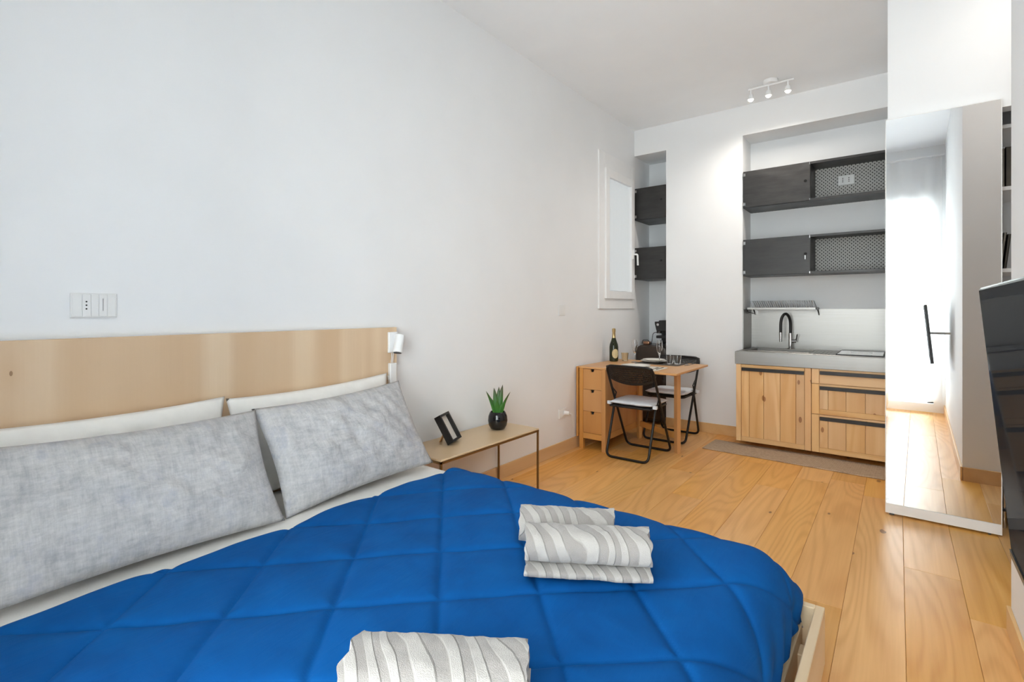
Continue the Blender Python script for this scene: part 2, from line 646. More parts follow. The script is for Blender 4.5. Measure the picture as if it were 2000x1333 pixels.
def mk_curtain(name, trans):
    t = NT(name)
    v = t.coords((400, 400, 400))
    n = t.noise(v, 1, 2)
    d = t.n('ShaderNodeBsdfDiffuse')
    t.l(t.ramp(n, [(0.2, (0.82, 0.82, 0.82)), (0.8, (0.9, 0.9, 0.9))]), d.inputs[0])
    tl = t.n('ShaderNodeBsdfTranslucent')
    tl.inputs[0].default_value = (0.9, 0.9, 0.9, 1)
    tp = t.n('ShaderNodeBsdfTransparent')
    m1 = t.n('ShaderNodeMixShader')
    m1.inputs[0].default_value = 0.5
    t.l(d.outputs[0], m1.inputs[1])
    t.l(tl.outputs[0], m1.inputs[2])
    m2 = t.n('ShaderNodeMixShader')
    m2.inputs[0].default_value = trans
    t.l(m1.outputs[0], m2.inputs[1])
    t.l(tp.outputs[0], m2.inputs[2])
    t.l(m2.outputs[0], t.out.inputs['Surface'])
    return t.m


def mk_pane():
    t = NT('window_pane_glass')
    tp = t.n('ShaderNodeBsdfTransparent')
    v = t.coords()
    t.l(t.ramp(t.noise(v, 2, 1), [(0, (0.93, 0.95, 0.94)), (1, (0.95, 0.97, 0.96))]), tp.inputs[0])
    g = t.n('ShaderNodeBsdfGlossy')
    g.inputs['Roughness'].default_value = 0.0
    fr = t.n('ShaderNodeFresnel')
    m1 = t.n('ShaderNodeMixShader')
    t.l(fr.outputs[0], m1.inputs[0])
    t.l(tp.outputs[0], m1.inputs[1])
    t.l(g.outputs[0], m1.inputs[2])
    t.l(m1.outputs[0], t.out.inputs['Surface'])
    return t.m


def mk_leaf():
    t = NT('succulent_leaf')
    b = t.bsdf((0.05, 0.16, 0.03, 1), 0.4)
    sp = t.n('ShaderNodeSeparateXYZ')
    t.l(t.coords(), sp.inputs[0])
    n = t.noise(t.coords(), 30, 3)
    k = t.math('ADD', t.math('MULTIPLY', sp.outputs[2], 3.0), t.math('MULTIPLY', n, 0.3))
    t.l(t.ramp(k, [(0.3, lin((64, 128, 44))), (0.75, lin((56, 104, 40))), (1.0, lin((66, 62, 34)))]), b.inputs['Base Color'])
    return t.m


M['screen'] = mk_screen()
M['mirror'] = mk_mirror()
M['steel'] = mk_steel()
M['darksteel'] = mk_darksteel()
M['pattern'] = mk_pattern()
M['duvet'] = mk_duvet()
M['pillow'] = mk_pillow()
M['towel'] = mk_towel()
M['rug'] = mk_rug()
M['sheer'] = mk_curtain('sheer_white_curtain', 0.25)
M['netting'] = mk_curtain('white_window_netting', 0.12)
M['pane'] = mk_pane()
M['leaf'] = mk_leaf()
M['hob'] = plain('black_hob_glass', (60, 66, 72), 0.08, 0.3)

# ------------------------------------------------------------------ room shell
CEIL = 3.235
YB = 5.22          # back wall plane
YW = -0.30         # window wall plane
XT = 2.665         # tv wall plane
YT = 2.70          # end of the tv wall
XBL = 2.269        # kitchen side face of the closet block

fl = struct(MB().box(-0.15, 4.15, -0.75, 5.8, -0.08, -0.0065).build('floor', M['subfloor']))
PW = 0.207
joints = {9: [0.35, 2.485, 4.35], 10: [0.95, 4.1], 11: [1.2, 3.08, 5.0], 8: [-0.1, 1.9, 4.22], 7: [1.0, 3.9], 6: [0.1, 2.2, 4.44]}
k = -1
while True:
    x0 = 0.065 + PW * k
    x1 = x0 + PW
    if x0 > 4.0:
        break
    a, b_ = max(x0, 0.0), min(x1, 4.0)
    cuts = joints.get(k)
    if cuts is None:
        rr = random.Random(k * 13 + 5)
        cuts = []
        q = YW + rr.uniform(0.3, 1.9)
        while q < 5.6:
            cuts.append(q)
            q += 1.9
    ys = [YW] + [c for c in cuts if YW + 0.05 < c < 5.6] + [5.64]
    if b_ - a > 0.01:
        for y0, y1 in zip(ys[:-1], ys[1:]):
            p = MB().box(a + 0.0004, b_ - 0.0004, y0 + 0.0004, y1 - 0.0004, -0.0065, 0.0)
            base = Vector(((a + b_) / 2, (y0 + y1) / 2, 0))
            p.v = [q - base for q in p.v]
            o = p.build('floor_plank', M['oak'], fl, bevel=0.0012, local=True)
            o.location = base - fl.location
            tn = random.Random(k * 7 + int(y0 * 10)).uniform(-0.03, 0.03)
            o.color = (0.96, 0.985 + tn, 0.97 + tn, 1) if k >= 10 or (k == 9 and y0 < 2.4) else (1.0, 0.955 + tn, 0.80 + tn, 1)  # part real plank tone, part warm kitchen and paler window light in the colour
    k += 1

struct(MB().box(-0.15, 4.15, -0.75, 5.8, CEIL, CEIL + 0.12).build('ceiling', M['ceil']))

# left wall with the opening of the small window
WY0, WY1, WZ0, WZ1 = 4.50, 5.12, 1.39, 2.63
m = MB()
m.box(-0.15, 0, -0.75, WY0, 0, CEIL).box(-0.15, 0, WY1, 5.8, 0, CEIL)
m.box(-0.15, 0, WY0, WY1, 0, WZ0).box(-0.15, 0, WY0, WY1, WZ1, CEIL)
struct(m.build('wall_left', M['wall']))

# back wall with the narrow alcove and the kitchen niche
AX, NX, AZ, NZ = 0.36, 1.122, 2.953, 2.947
m = MB()
m.box(AX, NX, YB, 5.8, 0, CEIL)
m.box(0, AX, YB, 5.8, AZ, CEIL).box(NX, XBL, YB, 5.8, NZ, CEIL)
m.box(0, AX, 5.64, 5.8, 0, AZ).box(NX, XBL, 5.55, 5.8, 0, NZ)
struct(m.build('wall_back', M['wall']))

# closet block behind the sliding mirror door
m = MB()
m.box(XBL, 2.35, 3.84, 5.8, 0, CEIL)
m.box(2.35, 4.0, 3.84, 3.94, 2.37, CEIL)
m.box(2.35, 4.0, 4.45, 4.6, 0, CEIL)
m.box(3.6, 4.0, 3.84, 4.45, 0, 2.37)
struct(m.build('wall_closet', M['wall']))
struct(MB().box(XT, 4.0, -0.75, YT, 0, CEIL).build('wall_right', M['wall']))
struct(MB().box(4.0, 4.15, -0.75, 5.8, 0, CEIL).build('wall_corridor', M['wall']))

# window wall behind the camera
VX0, VX1, VZ0, VZ1 = 1.06, 2.56, 0.10, 2.58
m = MB()
m.box(0, VX0, -0.5, YW, 0, CEIL).box(VX1, XT, -0.5, YW, 0, CEIL)
m.box(VX0, VX1, -0.5, YW, VZ1, CEIL).box(VX0, VX1, -0.5, YW, 0, VZ0)
struct(m.build('wall_window', M['wall']))
m = MB()
for s in ((VX0, VX0 + 0.06), (VX1 - 0.06, VX1), ((VX0 + VX1) / 2 - 0.05, (VX0 + VX1) / 2 + 0.05)):
    m.box(s[0], s[1], -0.44, -0.38, VZ0, VZ1)
m.box(VX0, VX1, -0.44, -0.38, VZ0, VZ0 + 0.09).box(VX0, VX1, -0.44, -0.38, VZ1 - 0.07, VZ1)
w2 = struct(m.build('window_2', M['white'], bevel=0.004))
for a, b_ in ((VX0 + 0.06, (VX0 + VX1) / 2 - 0.05), ((VX0 + VX1) / 2 + 0.05, VX1 - 0.06)):
    MB().box(a, b_, -0.413, -0.408, VZ0 + 0.09, VZ1 - 0.07).build('pane', M['pane'], w2)

# baseboards
BH, BT = 0.10, 0.012
struct(MB().box(0, BT, -0.3, 5.22, 0, BH).build('baseboard_left', M['base'], bevel=0.002))
struct(MB().box(AX, NX, YB - BT, YB, 0, BH).build('baseboard_back', M['base'], bevel=0.002))
struct(MB().box(XT - BT, XT, YW, YT + BT, 0, BH).build('baseboard_right', M['base'], bevel=0.002))
struct(MB().box(XT + 0.002, 3.99, YT, YT + BT, 0, BH).build('baseboard_corridor', M['base'], bevel=0.002))
struct(MB().box(XBL - BT, XBL, 3.845, 4.86, 0, BH).build('baseboard_closet', M['base'], bevel=0.002))

# ------------------------------------------------------------------ small window in the left wall
win = struct(MB().box(-0.02, 0.016, 4.368, WY0, 1.258, 2.818).box(-0.02, 0.016, WY1, 5.195, 1.258, 2.818)
             .box(-0.02, 0.016, WY0, WY1, 1.258, WZ0).box(-0.02, 0.016, WY0, WY1, WZ1, 2.818)
             .build('window_1', M['white'], bevel=0.003))
sy0, sy1, sz0, sz1 = 4.477, 5.15, 1.36, 2.66
sash = (MB().box(-0.02, 0.036, sy0, sy0 + 0.075, sz0, sz1).box(-0.02, 0.036, sy1 - 0.075, sy1, sz0, sz1)
        .box(-0.02, 0.036, sy0 + 0.075, sy1 - 0.075, sz0, sz0 + 0.08).box(-0.02, 0.036, sy0 + 0.075, sy1 - 0.075, sz1 - 0.08, sz1)
        .build('sash', M['white'], win, bevel=0.004, seg=2))
MB().box(-0.012, -0.008, sy0 + 0.07, sy1 - 0.07, sz0 + 0.075, sz1 - 0.075).build('pane', M['pane'], win)
m = MB()
m.grid(120, 1, lambda u, v: (0.012 + 0.006 * math.sin(u * 2 * PI * 15), sy0 + 0.078 + u * (sy1 - sy0 - 0.156), sz0 + 0.083 + v * (sz1 - sz0 - 0.166)))
m.build('netting', M['netting'], win, smooth=True)
m = MB().box(0.036, 0.046, 5.098, 5.126, 1.80, 1.90)
m.tube(fillet([(0.04, 5.112, 1.85), (0.085, 5.112, 1.85), (0.085, 5.118, 1.73)], 0.02), 0.010, 8)
m.build('window_handle', M['whiteplastic'], win, smooth=True)

# ------------------------------------------------------------------ curtain on the window behind the camera
cur = thing('curtain', 'sheer white curtain hanging from the rod at the tall window', 'curtain', (1.6, -0.19, 0.14))
rnd = random.Random(3)
ph = [rnd.uniform(0, 6.28) for _ in range(6)]


def curtain_y(u):
    return -0.185 + 0.022 * math.sin(u * 64 + 1.5 * math.sin(u * 9 + ph[0])) + 0.012 * math.sin(u * 33 + ph[1])


m = MB()
m.grid(420, 8, lambda u, v: (0.80 + u * 1.835, curtain_y(u) * (1 - 0.12 * (1 - v)), 0.145 + v * 2.93))
m.build('fabric', M['sheer'], cur, smooth=True, angle=80)
rod = thing('curtain_rod', 'white curtain rod fixed above the tall window', 'curtain rod', (1.6, -0.19, 3.07))
MB().cyl((0.76, -0.19, 3.09), (2.655, -0.19, 3.09), 0.011, 10).build('pole', M['white'], rod, smooth=True)
for x in (0.86, 1.7, 2.55):
    MB().cyl((x, -0.19, 3.09), (x, -0.305, 3.09), 0.008, 8).build('bracket', M['white'], rod, smooth=True)

# ------------------------------------------------------------------ bed
bed = thing('bed_frame', 'low pale pine bed frame under the blue quilt', 'bed', (1.07, 0.95, 0))
FX, FY0, FY1, RT = 2.134, 0.02, 1.886, 0.29
MB().box(FX - 0.026, FX, FY0, FY1, 0.11, RT).build('foot_rail', M['bedpine'], bed, bevel=0.002)
MB().box(0.038, FX - 0.026, FY1 - 0.026, FY1, 0.11, RT).build('side_rail', M['bedpine'], bed, bevel=0.002)
MB().box(0.038, FX - 0.026, FY0, FY0 + 0.026, 0.11, RT).build('side_rail', M['bedpine'], bed, bevel=0.002)
MB().box(2.052, 2.074, FY0 + 0.03, FY1 - 0.03, 0.12, 0.235).build('ledger', M['bedpine'], bed, bevel=0.002)
for i in range(12):
    x = 0.12 + i * 0.168
    MB().box(x, x + 0.07, FY0 + 0.03, FY1 - 0.03, 0.185, 0.203).build('slat', M['bedpine'], bed, bevel=0.002)
for x in (0.05, 2.05):
    for y in (0.08, 1.76):
        MB().box(x, x + 0.06, y, y + 0.06, 0, 0.185).build('leg', M['bedpine'], bed, bevel=0.003)
MB().cyl((2.0745, 1.50, 0.19), (2.072, 1.50, 0.19), 0.006, 10).build('screw_hole', M['hole'], bed)

hb = tag(MB().box(0.0125, 0.034, 0.03, 1.867, 0.12, 1.148).build('headboard', M['ply'], bevel=0.0015),
         'wide plywood headboard panel on the white wall behind the pillows', 'headboard')

mat = tag(MB().box(0.05, 2.02, 0.06, 1.842, 0.205, 0.425).build('mattress', M['sheet'], bevel=0.05, seg=4, smooth=True),
          'mattress in a white sheet lying on the pine bed frame', 'mattress')

# quilt ------------------------------------------------------------
Q = 0.385


def roll(d, R):
    """d: distance past the start of the bend -> (forward, down)"""
    if d <= 0:
        return d, 0.0
    if d < R * PI / 2:
        a = d / R
        return R * math.sin(a), -R * (1 - math.cos(a))
    return R, -R - (d - R * PI / 2)


def seam(v, o):
    q = (v - o) / Q
    return abs(q - round(q)) * Q / math.sqrt(2)


QX0, QX1 = 0.535, 2.20
QY0, QY1 = -0.09, 2.06


def quilt(u, v):
    px = QX0 + u * (QX1 - QX0)
    py = QY0 + v * (QY1 - QY0)
    # wavy head edge
    wob = 0.012 * math.sin(py * 8.2 + 0.6) + 0.008 * math.sin(py * 19 + 2)
    hx = px + wob * max(0, 1 - (px - QX0) / 0.2)
    d1 = min(seam(hx + py, 1.90), seam(hx - py, 0.03))
    puff = 0.0125 * (1 - math.exp(-(d1 / 0.011))) + 0.005 * min(1, d1 / 0.12)
    n1 = mnoise.noise(Vector((px * 2.3, py * 2.3, 1.7))) * 0.010
    n2 = mnoise.noise(Vector((px * 9, py * 9, 4.1))) * 0.0035
    fx, dz1 = roll(hx - 1.93, 0.135)
    x = 1.93 + fx
    fy, dz2 = roll(py - 1.73, 0.17)
    y = 1.73 + fy
    if py < 0.10:
        gy, dz3 = roll(0.10 - py, 0.12)
        y = 0.10 - gy
    else:
        dz3 = 0
    edge = max(0.0, 1 - (px - QX0) / 0.05)
    rise = 0.020 * math.exp(-((hx - 1.25) / 0.7) ** 2)
    z = 0.447 + rise + puff + n1 + n2 + dz1 + dz2 * 0.95 + dz3 - 0.030 * edge ** 2
    down = -(dz1 + dz2 + dz3)
    if down > 0.06:
        k_ = min(1, (down - 0.06) / 0.1)
        o_ = 0.006 * math.sin(px * 46 + py * 40) * k_ + puff * 0.6 * k_
        if dz1 < -0.06:
            x += o_
        if dz2 < -0.06:
            y += o_
    return (x, y, max(z, 0.20 if dz1 < -0.05 else 0.22))


m = MB().grid(240, 300, quilt)
duv = m.build('quilt', M['duvet'], smooth=True, angle=180)
tag(duv, 'royal blue quilted bed cover with diamond stitching spread over the bed', 'quilt')

# pillows -----------------------------------------------------------


def pillow(name, label, mt, c, halfl, halfh, thick, lean, yaw=0.0, roll_=0.0, seed=1, group=None, flange=0.0, sag=0.0):
    """long side along y; leans back against the headboard by 'lean' from the vertical"""
    m_ = MB()
    nu, nv = 56, 36

    def shape(side):
        def fn(u, v):
            a, b = u * 2 - 1, v * 2 - 1
            ea = 1 - 0.055 * (1 - b * b) * abs(a) ** 3
            eb = 1 - 0.075 * (1 - a * a) * abs(b) ** 3
            prof = (max(0, 1 - abs(a) ** 2.6) ** 0.62) * (max(0, 1 - abs(b) ** 2.3) ** 0.62)
            w = mnoise.noise(Vector((a * 2.1 + seed, b * 2.1, side * 3.0 + seed))) * 0.18 + 1
            cr = 0.016 * mnoise.noise(Vector((a * 6.5 + b * 3 + seed * 2, b * 2.5 - a * 2, seed))) * prof
            t_ = thick * prof * w * side + cr
            bb = b * halfh * eb - sag * (1 - a * a) * max(0, b)
            return (t_, a * halfl * ea, bb)
        return fn
    m_.grid(nu, nv, shape(1))
    m_.grid(nu, nv, shape(-1))
    R = Matrix.Translation(Vector(c)) @ Matrix.Rotation(yaw, 4, 'Z') @ Matrix.Rotation(-lean, 4, 'Y') @ Matrix.Rotation(roll_, 4, 'X')
    m_.xform(R)
    o = m_.build(name, mt, smooth=True, angle=180)
    bm = bmesh.new()
    bm.from_mesh(o.data)
    bmesh.ops.remove_doubles(bm, verts=bm.verts, dist=0.0005)
    bmesh.ops.recalc_face_normals(bm, faces=bm.faces)
    bm.to_mesh(o.data)
    bm.free()
    return tag(o, label, 'pillow', group)


pillow('pillow', 'white pillow behind the large grey pillow, away from the reading lamp', M['sheet'], (0.098, 0.50, 0.660), 0.42, 0.225, 0.045, 0.09, seed=2)
pillow('pillow', 'white pillow behind the grey pillow beside the reading lamp', M['sheet'], (0.098, 1.350, 0.662), 0.42, 0.225, 0.045, 0.09, seed=5, roll_=0.03)
pillow('pillow', 'large grey mottled pillow overlapping its neighbour at the middle of the bed', M['pillow'], (0.318, 0.565, 0.640), 0.425, 0.235, 0.085, 0.58, seed=3, roll_=-0.02)
pillow('pillow', 'grey mottled pillow leaning under the reading lamp next to the side table', M['pillow'], (0.298, 1.385, 0.646), 0.39, 0.238, 0.085, 0.56, seed=9, roll_=0.05, yaw=-0.03)

# towels -------------------------------------------------------------


def towel(name, label, p0, p1, prof_list, seed, h0):
    """cross-section outlines (a: away from the viewer side, z) swept from p0 to p1, one mesh per layer"""
    p0, p1 = Vector((p0[0], p0[1], 0)), Vector((p1[0], p1[1], 0))
    L = (p1 - p0).length
    ang = math.atan2(p1.y - p0.y, p1.x - p0.x)
    root = thing(name, label, 'towel', ((p0.x + p1.x) / 2, (p0.y + p1.y) / 2, h0))
    root.rotation_euler = (0, 0, ang)
    for nm, prof in prof_list:
        # resample the closed outline
        pts = [Vector((a, z, 0)) for a, z in prof]
        pts.append(pts[0])
        seg = [(pts[i + 1] - pts[i]).length for i in range(len(pts) - 1)]
        tot = sum(seg)
        N = 64
        ring = []
        for k_ in range(N):
            d = tot * k_ / N
            i = 0
            while d > seg[i]:
                d -= seg[i]
                i += 1
            ring.append(pts[i].lerp(pts[i + 1], d / seg[i]))
        cx_ = sum((p.x for p in ring)) / N
        cz_ = sum((p.y for p in ring)) / N
        m_ = MB()
        S = 48
        b = 0
        for i in range(-2, S + 3):
            s = min(max(i, 0), S) / S
            sc = 1.0 if 0 <= i <= S else (0.90 if i in (-1, S + 1) else 0.45)
            for p in ring:
                n_ = mnoise.noise(Vector((s * 7 + seed, p.x * 22, p.y * 22))) * 0.005 + mnoise.noise(Vector((s * 26 + seed, p.x * 60, p.y * 60))) * 0.002
                dx = p.x - cx_
                dz = p.y - cz_
                r_ = math.hypot(dx, dz) + 1e-6
                end = mnoise.noise(Vector((p.x * 30, p.y * 30, seed + (5 if s > .5 else 0)))) * 0.012 * (1 if s in (0, 1) else 0)
                m_.v.append(Vector(((s - 0.5) * L + end, cx_ + dx * sc + dx / r_ * n_, cz_ + dz * sc + max(dz, 0) / r_ * n_)))
        R_ = S + 5
        for i in range(R_ - 1):
            for k_ in range(N):
                l_ = (k_ + 1) % N
                m_.f.append((i * N + k_, i * N + l_, (i + 1) * N + l_, (i + 1) * N + k_))
        m_.f.append(tuple(range(N)))
        m_.f.append(tuple(reversed(range((R_ - 1) * N, R_ * N))))
        m_.build(nm, M['towel'], root, smooth=True, angle=75, local=True)
    return root


def oval(a0, a1, z0, z1, p=2.6, n=28):
    out = []
    for k_ in range(n):
        t = 2 * PI * k_ / n
        c_, s_ = math.cos(t), math.sin(t)
        out.append(((a0 + a1) / 2 + (a1 - a0) / 2 * math.copysign(abs(c_) ** (2 / p), c_),
                    (z0 + z1) / 2 + (z1 - z0) / 2 * math.copysign(abs(s_) ** (2 / p), s_)))
    return out


towel('towel', 'larger grey zebra-patterned towel folded over, in front of the smaller roll', (1.452, 1.195), (1.752, 1.379),
      [('folded_layer', oval(-0.075, 0.085, 0.000, 0.030, 3)), ('rolled_layer', oval(-0.062, 0.075, 0.028, 0.118, 2.4))], 3.0, 0.489)
towel('towel', 'smaller grey zebra-patterned towel roll lying behind a larger folded towel', (1.325, 1.335), (1.585, 1.495),
      [('roll', oval(-0.060, 0.060, 0.0, 0.105, 2.3))], 8.0, 0.487)
towel('towel', 'grey zebra-patterned towel lying alone near the foot of the bed', (1.470, 0.58), (1.762, 0.768),
      [('folded_layer', oval(-0.09, 0.085, 0.000, 0.030, 3)), ('rolled_layer', oval(-0.075, 0.075, 0.028, 0.105, 2.5))], 14.0, 0.488)

# ------------------------------------------------------------------ reading lamp on the headboard
t = thing('reading_lamp', 'white cylindrical reading lamp fixed to the headboard end', 'lamp', (0.034, 1.825, 1.0))
MB().box(0.034, 0.050, 1.800, 1.862, 1.005, 1.122).build('wall_plate', M['white'], t, bevel=0.003)
hd = MB().cyl((0.072, 1.861, 1.104), (0.088, 1.828, 1.006), 0.027, 24).build('lamp_head', M['white'], t, smooth=True, bevel=0.002)
MB().cyl((0.0885, 1.827, 1.0035), (0.0882, 1.8276, 1.006), 0.022, 20).build('lens', M['rubber'], hd)
MB().cyl((0.048, 1.845, 1.07), (0.075, 1.848, 1.065), 0.008, 10).build('swivel', M['white'], t, smooth=True)
for dy in (0, 0.012):
    MB().tube([(0.040, 1.826 + dy, 1.006), (0.044, 1.822 + dy * 0.8, 0.975), (0.042, 1.820 + dy * 0.8, 0.944)], 0.0022, 6).build('wire', M['white'], t, smooth=True)
sw = MB().box(0.034, 0.058, 1.803, 1.848, 0.820, 0.946).build('switch_box', M['whiteplastic'], t, bevel=0.003)
MB().box(0.038, 0.052, 1.794, 1.804, 0.852, 0.878).build('switch_knob', M['whiteplastic'], sw, bevel=0.002)

# ------------------------------------------------------------------ wall plates
t = thing('switch_plate', 'wide white socket and switch plate on the wall above the headboard', 'switch', (0, 0.505, 1.22))
MB().box(0, 0.008, 0.437, 0.571, 1.220, 1.309).build('plate', M['whiteplastic'], t, bevel=0.002)
ys = [0.4405, 0.470, 0.4945, 0.517, 0.5415, 0.5675]
for i in range(5):
    mo = MB().box(0.008, 0.0105, ys[i] + 0.0007, ys[i + 1] - 0.0007, 1.224, 1.305).build('module', M['whiteplastic'], t, bevel=0.001)
    if i == 1:
        for dz in (-0.013, 0, 0.013):
            MB().cyl((0.0104, 0.4815, 1.2655 + dz), (0.0109, 0.4815, 1.2655 + dz), 0.0028, 10).build('pin_hole', M['hole'], mo)
    if i == 3:
        MB().box(0.0105, 0.0115, 0.5285, 0.5295, 1.245, 1.29).build('mark', M['rubber'], mo)
t = thing('switch_plate', 'small square blank white plate on the wall beside the window', 'switch', (0, 3.70, 1.20))
MB().box(0, 0.008, 3.648, 3.752, 1.198, 1.288).build('plate', M['whiteplastic'], t, bevel=0.002)
MB().box(0.008, 0.0105, 3.664, 3.736, 1.214, 1.272).build('rocker', M['whiteplastic'], t, bevel=0.001)
t = thing('power_socket', 'white power socket with a plug near the floor by the folding table', 'socket', (0, 3.72, 0.29))
MB().box(0, 0.009, 3.652, 3.772, 0.302, 0.386).build('plate', M['whiteplastic'], t, bevel=0.002)
for y in (3.672, 3.712):
    MB().box(0.009, 0.0115, y, y + 0.036, 0.318, 0.370).build('module', M['whiteplastic'], t, bevel=0.001)
MB().cyl((0.0115, 3.735, 0.345), (0.055, 3.742, 0.345), 0.019, 14, 0.015).build('plug', M['whiteplastic'], t, smooth=True)
MB().tube([(0.05, 3.742, 0.345), (0.075, 3.75, 0.34), (0.06, 3.79, 0.25), (0.03, 3.84, 0.18)], 0.003, 6).build('cord', M['whiteplastic'], t, smooth=True)

# ------------------------------------------------------------------ side table, picture frame, plant
t = thing('side_table', 'low narrow side table with pale top and thin bronze legs', 'side table', (0.2, 2.34, 0))
MB().box(0.014, 0.372, 1.890, 2.818, 0.424, 0.436).build('table_top', M['tray'], t, bevel=0.003)
m = MB()
for x in (0.020, 0.366):
    m.box(x - 0.006, x + 0.006, 1.890, 2.818, 0.412, 0.4235)
for y in (1.896, 2.812):
    m.box(0.014, 0.372, y - 0.006, y + 0.006, 0.412, 0.4235)
m.build('top_frame', M['bronze'], t)
for x in (0.020, 0.366):
    for y in (1.896, 2.812):
        MB().box(x - 0.006, x + 0.006, y - 0.006, y + 0.006, 0, 0.412).build('leg', M['bronze'], t, bevel=0.001)

# picture frame: leans back, its picture looks along image right
t = thing('picture_frame', 'small black box picture frame propped on the side table', 'picture frame', (0.15, 2.17, 0.436))
nf = Vector((math.cos(math.radians(37.75 - 16)), math.sin(math.radians(37.75 - 16)), 0))
sd = Vector((-nf.y, nf.x, 0))
th = math.radians(30)
upv = Vector((0, 0, 1)) * math.cos(th) - nf * math.sin(th)
fn_ = nf * math.cos(th) + Vector((0, 0, 1)) * math.sin(th)
HF, WF, TF = 0.18, 0.135, 0.042
c0 = Vector((0.185, 2.19, 0.4375 + 0.0)) + upv * HF / 2 + Vector((0, 0, math.sin(th) * TF / 2))
m = MB()
m.obox(c0 + sd * (WF / 2 - 0.007), sd, upv, fn_, 0.007, HF / 2, TF / 2).obox(c0 - sd * (WF / 2 - 0.007), sd, upv, fn_, 0.007, HF / 2, TF / 2)
m.obox(c0 + upv * (HF / 2 - 0.007), sd, upv, fn_, WF / 2, 0.007, TF / 2).obox(c0 - upv * (HF / 2 - 0.007), sd, upv, fn_, WF / 2, 0.007, TF / 2)
m.build('frame', M['charcoal'], t)
MB().obox(c0 - fn_ * 0.004, sd, upv, fn_, WF / 2 - 0.014, HF / 2 - 0.014, 0.002).build('picture', M['linen'], t)
MB().obox(c0 - fn_ * (TF / 2 - 0.002), sd, upv, fn_, WF / 2 - 0.002, HF / 2 - 0.002, 0.002).build('backing', M['charcoal'], t)
a0 = c0 - fn_ * (TF / 2) - upv * 0.005
a1 = Vector((a0.x - nf.x * 0.035, a0.y - nf.y * 0.035, 0.4375))
MB().obox((a0 + a1) / 2, sd, (a0 - a1).normalized(), sd.cross((a0 - a1).normalized()), 0.018, (a0 - a1).length / 2, 0.002).build('easel_leg', M['birch'], t)

PX, PY = 0.165, 2.625
t = thing('potted_plant', 'spiky green succulent in a round glossy black pot on the side table', 'plant', (PX, PY, 0.436))
prof = [(0.036, 0.0), (0.050, 0.006), (0.062, 0.030), (0.067, 0.060), (0.064, 0.090), (0.055, 0.112), (0.050, 0.120), (0.046, 0.118), (0.050, 0.10), (0.050, 0.095)]
MB().lathe(prof, (PX, PY, 0.4365), 32).build('pot', M['ceramic'], t, smooth=True, angle=60)
MB().lathe([(0.0, 0.099), (0.050, 0.097)], (PX, PY, 0.4365), 24, caps=False).build('soil', M['soil'], t)
rl = random.Random(4)
view = Vector((-math.sin(math.radians(37.75)), math.cos(math.radians(37.75)), 0))
rgt = Vector((view.y, -view.x, 0))
leaves = [(-0.62, 0.16, 0.03), (-0.20, 0.185, -0.05), (0.06, 0.19, 0.06), (0.26, 0.205, -0.02), (0.66, 0.155, 0.02), (-0.05, 0.10, -0.25), (0.15, 0.10, 0.3), (-0.38, 0.11, 0.25), (0.42, 0.10, -0.22)]
for sp_, hh, dp in leaves:
    d_ = rgt * sp_ + view * dp
    m = MB()
    n_ = 10
    for i in range(n_ + 1):
        s = i / n_
        w_ = 0.019 * (math.sin(PI * min(1, 0.28 + s * 0.72)) ** 0.8) + 0.0004
        th_ = 0.007 * (1 - s) + 0.0006
        c_ = Vector((PX, PY, 0.5335)) + Vector((rgt * sp_ * 0.022)) + d_ * (0.012 + 0.095 * s ** 1.6) + Vector((0, 0, hh * s))
        side = Vector((-d_.y, d_.x, 0))
        side = (rgt if abs(sp_) < 0.5 else (rgt * 0.6 + view * 0.8)).normalized()
        nn = side.cross(Vector((0, 0, 1)))
        for q in range(8):
            a = 2 * PI * q / 8
            m.v.append(c_ + side * math.cos(a) * w_ + nn * math.sin(a) * th_)
    for i in range(n_):
        for q in range(8):
            m.f.append((i * 8 + q, i * 8 + (q + 1) % 8, (i + 1) * 8 + (q + 1) % 8, (i + 1) * 8 + q))
    m.f.append(tuple(reversed(range(8))))
    m.f.append(tuple(range(n_ * 8, n_ * 8 + 8)))
    m.build('leaf', M['leaf'], t, smooth=True)

# ------------------------------------------------------------------ gateleg table
TY0, TY1, TX0, TX1, TZ = 3.935, 4.745, 0.042, 0.302, 0.74
t = thing('gateleg_table', 'birch gateleg table with drawers, one leaf raised on its gate', 'table', (0.3, 4.34, 0))
MB().box(TX0 - 0.004, TX1, TY0 - 0.008, TY1 + 0.008, TZ - 0.018, TZ).build('table_top', M['birchY'], t, bevel=0.003)
MB().box(TX1 + 0.002, 0.932, TY0 - 0.008, TY1 + 0.008, TZ - 0.018, TZ).build('raised_leaf', M['birchY'], t, bevel=0.003)
MB().box(0.0135, 0.0325, TY0 - 0.008, TY1 + 0.008, 0.105, TZ - 0.004).build('folded_leaf', M['birch'], t, bevel=0.003)
for x in (TX0, TX1 - 0.038):
    for y in (TY0, TY1 - 0.038):
        MB().box(x, x + 0.038, y, y + 0.038, 0, TZ - 0.0185).build('leg', M['birch'], t, bevel=0.002)
for x in (TX0 + 0.006, TX1 - 0.018):
    s_ = MB().box(x, x + 0.012, TY0 + 0.038, TY1 - 0.038, 0.10, TZ - 0.019)
    s_.build('side_panel', M['birch'], t)
for z0, z1 in ((0.10, 0.155), (0.425, 0.45), (0.69, 0.7205)):
    MB().box(TX1 - 0.008, TX1 - 0.001, TY0 + 0.040, TY1 - 0.040, z0, z1).build('side_rail', M['birchY'], t, bevel=0.001)
